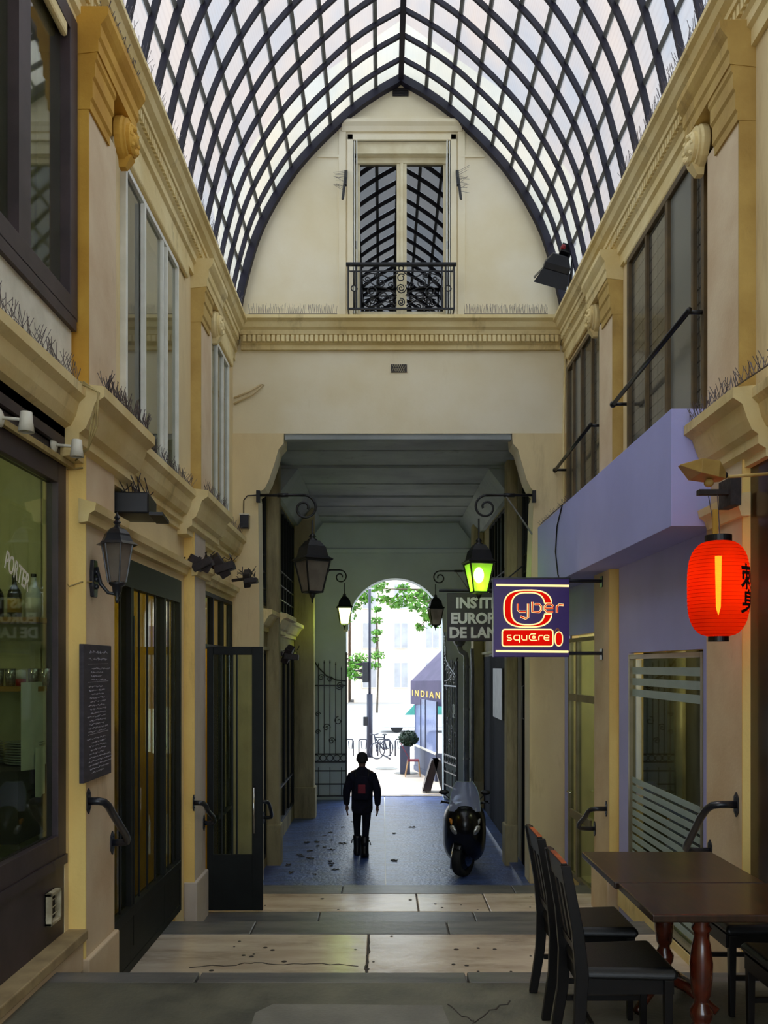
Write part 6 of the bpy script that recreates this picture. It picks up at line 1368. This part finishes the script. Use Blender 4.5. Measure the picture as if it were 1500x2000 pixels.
# bicycle leaning
x, y = W(744, 1470, 28.3).x, 28.3
t = thing('bicycle', 'dark blue bicycle leaning on the hoops right of the pole', 'bicycle', (x, y, Z3))
def bw(cx, cy, ang, nm):
    g = MB(); c, s = math.cos(ang), math.sin(ang); g.tube([(cx+.27*math.cos(a)*c, cy+.27*math.cos(a)*s, Z3+.29+.27*math.sin(a)) for a in [2*PI*k/20 for k in range(20)]], .018, 6, True)
    g.build(nm, 'post', t, smooth=True); g = MB()
    for k in range(8): a = PI*k/8; g.bar((cx-.26*math.cos(a)*c, cy-.26*math.cos(a)*s, Z3+.29-.26*math.sin(a)), (cx+.26*math.cos(a)*c, cy+.26*math.cos(a)*s, Z3+.29+.26*math.sin(a)), .004, .004)
    g.ball((cx, cy, Z3+.29), .045, 8, 6); g.build('spokes', 'post', t)
bw(x-.12, y, .5, 'wheel'); bw(x+.18, y+.75, .6, 'wheel')
g = MB()
for p, q in (((-.12, 0, .29), (-.22, -.02, .80)), ((-.20, 0, .72), (.08, .36, .28)), ((-.20, 0, .72), (.10, .45, .68)), ((.08, .36, .28), (.12, .48, .75)), ((.08, .36, .28), (.18, .75, .29)), ((.10, .45, .66), (.18, .75, .29)), ((.10, .30, .10), (.30, -.05, .02))):
    g.tube([(x+p[0], y+p[1], Z3+p[2]), (x+q[0], y+q[1], Z3+q[2])], .022, 6)
g.build('frame', 'post', t, smooth=True); g = MB(); g.tube([(x-.36, y+.1, Z3+.82), (x-.22, y, Z3+.80), (x-.08, y-.1, Z3+.84)], .016, 6); g.build('handlebar', 'post', t); MB().ball((x+.12, y+.48, Z3+.77), (.09, .12, .03), 8, 6).build('saddle', 'black', t)
# car and van
def car(x0, y, L, h, m, lab):
    t = thing('car', lab, 'car', (x0+L/2, y, Z3-.13)); z = Z3-.13
    P_ = [(0, .25), (.02, .55), (.25, .72), (.95, .80), (1.5, h), (3.0, h+.02), (3.7, .85), (L-.05, .80), (L, .45), (L, .25)]
    MB().ext([(x0+u*L/4.2 if u > .3 else x0+u, z+v) for u, v in P_[:-2]]+[(x0+L, z+.45), (x0+L, z+.25)], y-.85, y+.85, 'y').build('car_body', m, t, bevel=.06, seg=3)
    for xx in (.8, L-.85): MB().lathe([(.001, -.1), (.2, -.1), (.31, -.08), (.31, .08), (.2, .1), (.001, .1)], (x0+xx, y-.70, z+.31), 20, 'y').build('wheel', 'tyre', t)
    MB().ext([(x0+1.15*L/4.2, z+.85), (x0+1.6*L/4.2, z+h-.06), (x0+2.9*L/4.2, z+h-.05), (x0+3.5*L/4.2, z+.87)], y-.865, y-.84, 'y').build('side_glass', 'cargreen' if m == 'carwhite' else 'shut', t)
car(-.15, 42, 4.3, 1.40, 'carwhite', 'white car on the street beyond the arch'); car(-8.5, 46, 4.3, 1.4, 'carwhite', 'pale car farther left along the street')
t = thing('van', 'white van with teal glass on the street behind the terrace enclosure', 'van', (3.4, 48, Z3-.13)); z = Z3-.13
MB().ext([(1.2, z+.3), (1.25, z+1.2), (1.9, z+2.1), (6.5, z+2.2), (6.5, z+.3)], 47, 49, 'y').build('van_body', 'carwhite', t, bevel=.06)
MB().ext([(1.5, z+1.25), (2.0, z+1.95), (2.9, z+1.98), (2.9, z+1.25)], 46.96, 47.0, 'y').build('side_glass', 'cargreen', t)
for xx in (2.1, 5.4): MB().lathe([(.001, -.1), (.36, -.1), (.36, .1), (.001, .1)], (xx, 47.1, z+.36), 18, 'y').build('wheel', 'tyre', t)
# buildings across the street
def building(x0, x1, y, h, lab, n, fl_):
    t = thing('building', lab, 'building', ((x0+x1)/2, y, Z3)); g = MB(); g.box(x0, x1, y, y+10, Z3-.3, Z3+h); g.build('wall', 'facade', t)
    MB().box(x0-.3, x1+.3, y-.3, y+10, Z3+h, Z3+h+.5).build('roof_cornice', 'mould', t)
    for j in range(fl_):
        for i in range(n):
            xx = x0+(x1-x0)*(i+.5)/n; zz = Z3+1.2+3.4*j; f_ = MB().box(xx-.65, xx+.65, y-.10, y-.02, zz-.1, zz+2.2).build('window', 'white', t)
            for q in (-1, 1): MB().box(xx+q*.30-.26, xx+q*.30+.26, y-.13, y-.09, zz, zz+2.1).build('pane', 'shut', f_)
building(-16, -3, 72, 17, 'pale apartment building across the street on the left', 4, 4); building(-2.5, 11, 75, 19, 'pale apartment building across the street, centre', 5, 5); building(11.5, 26, 72, 16, 'pale apartment building across the street on the right', 4, 4)
# trees
def tree(x, y, h, clumps, lab, n=70, ls=.10, tk=1):
    t = thing('street_tree', lab, 'tree', (x, y, Z3-.1), 'street trees beyond the arch')
    MB().tube([(x, y, Z3-.1), (x+.1, y, Z3+h*.4), (x, y, Z3+h*.8)], [.22*tk, .17*tk, .08*tk], 8).build('trunk', 'bark', t, smooth=True)
    g = MB(); b = MB()
    for cx_, cy_, cz_, r in clumps:
        b.tube([(x, y, Z3+h*.55), ((x+cx_)/2, (y+cy_)/2, (Z3+h*.6+cz_)/2+.3), (cx_, cy_, cz_)], [.06, .04, .012], 5)
        for k in range(int(n*r*4)):
            a, bb = random.uniform(0, 2*PI), math.acos(random.uniform(-1, 1)); q = r*random.random()**.5
            p = Vector((cx_+q*1.2*math.sin(bb)*math.cos(a), cy_+q*math.sin(bb)*math.sin(a), cz_+q*.7*math.cos(bb)))
            d = Vector((random.uniform(-1, 1), random.uniform(-1, 1), random.uniform(-1, 1))).normalized()*ls; e = d.cross(Vector((random.uniform(-1, 1), random.uniform(-1, 1), random.uniform(-1, 1)))).normalized()*ls*.7
            g.add([p-d, p+e, p+d, p-e], [(0, 1, 2, 3)])
    g.build('foliage', 'green', t, kind='stuff'); b.build('branches', 'bark', t, smooth=True)
random.seed(77)
def cl(px_, py_, D, r): q = W(px_, py_, D); return (q.x, q.y, q.z, r)
tree(2.6, 34, 9, [cl(*a) for a in ((800, 1168, 33, .5), (835, 1160, 33, .5), (775, 1178, 33, .35), (815, 1185, 32, .35), (845, 1190, 32, .5), (750, 1170, 33, .25), (855, 1215, 33, .4), (790, 1150, 34, .3), (860, 1165, 33, .5), (835, 1205, 33, .25), (745, 1150, 33, .3), (820, 1225, 33, .2), (900, 1150, 33, .8), (880, 1100, 34, 1.0), (800, 1080, 34, 1.0))], 'plane tree whose leafy branches hang into the top of the arch', 60, .085)
tree(-4.6, 36, 9, [cl(*a) for a in ((700, 1162, 35, .4), (715, 1170, 35, .3), (690, 1185, 35, .3), (660, 1150, 35, .9), (640, 1200, 35, 1.0), (700, 1130, 35, .8), (735, 1140, 36, .4))], 'street tree at the left edge of the arch', 60, .09)
tree(-.4, 58, 8, [cl(*a) for a in ((734, 1212, 58, .4), (736, 1235, 58, .35), (732, 1250, 58, .3), (735, 1280, 58, .5), (732, 1300, 58, .4), (736, 1190, 58, .3))], 'slender dark tree seen just right of the traffic light pole', 60, .10, .3)
tree(-3.2, 62, 6, [cl(*a) for a in ((700, 1285, 62, .6), (690, 1300, 62, .6), (710, 1300, 62, .5), (680, 1310, 62, .7), (695, 1320, 62, .5))], 'low pale tree behind the traffic light', 50, .12)
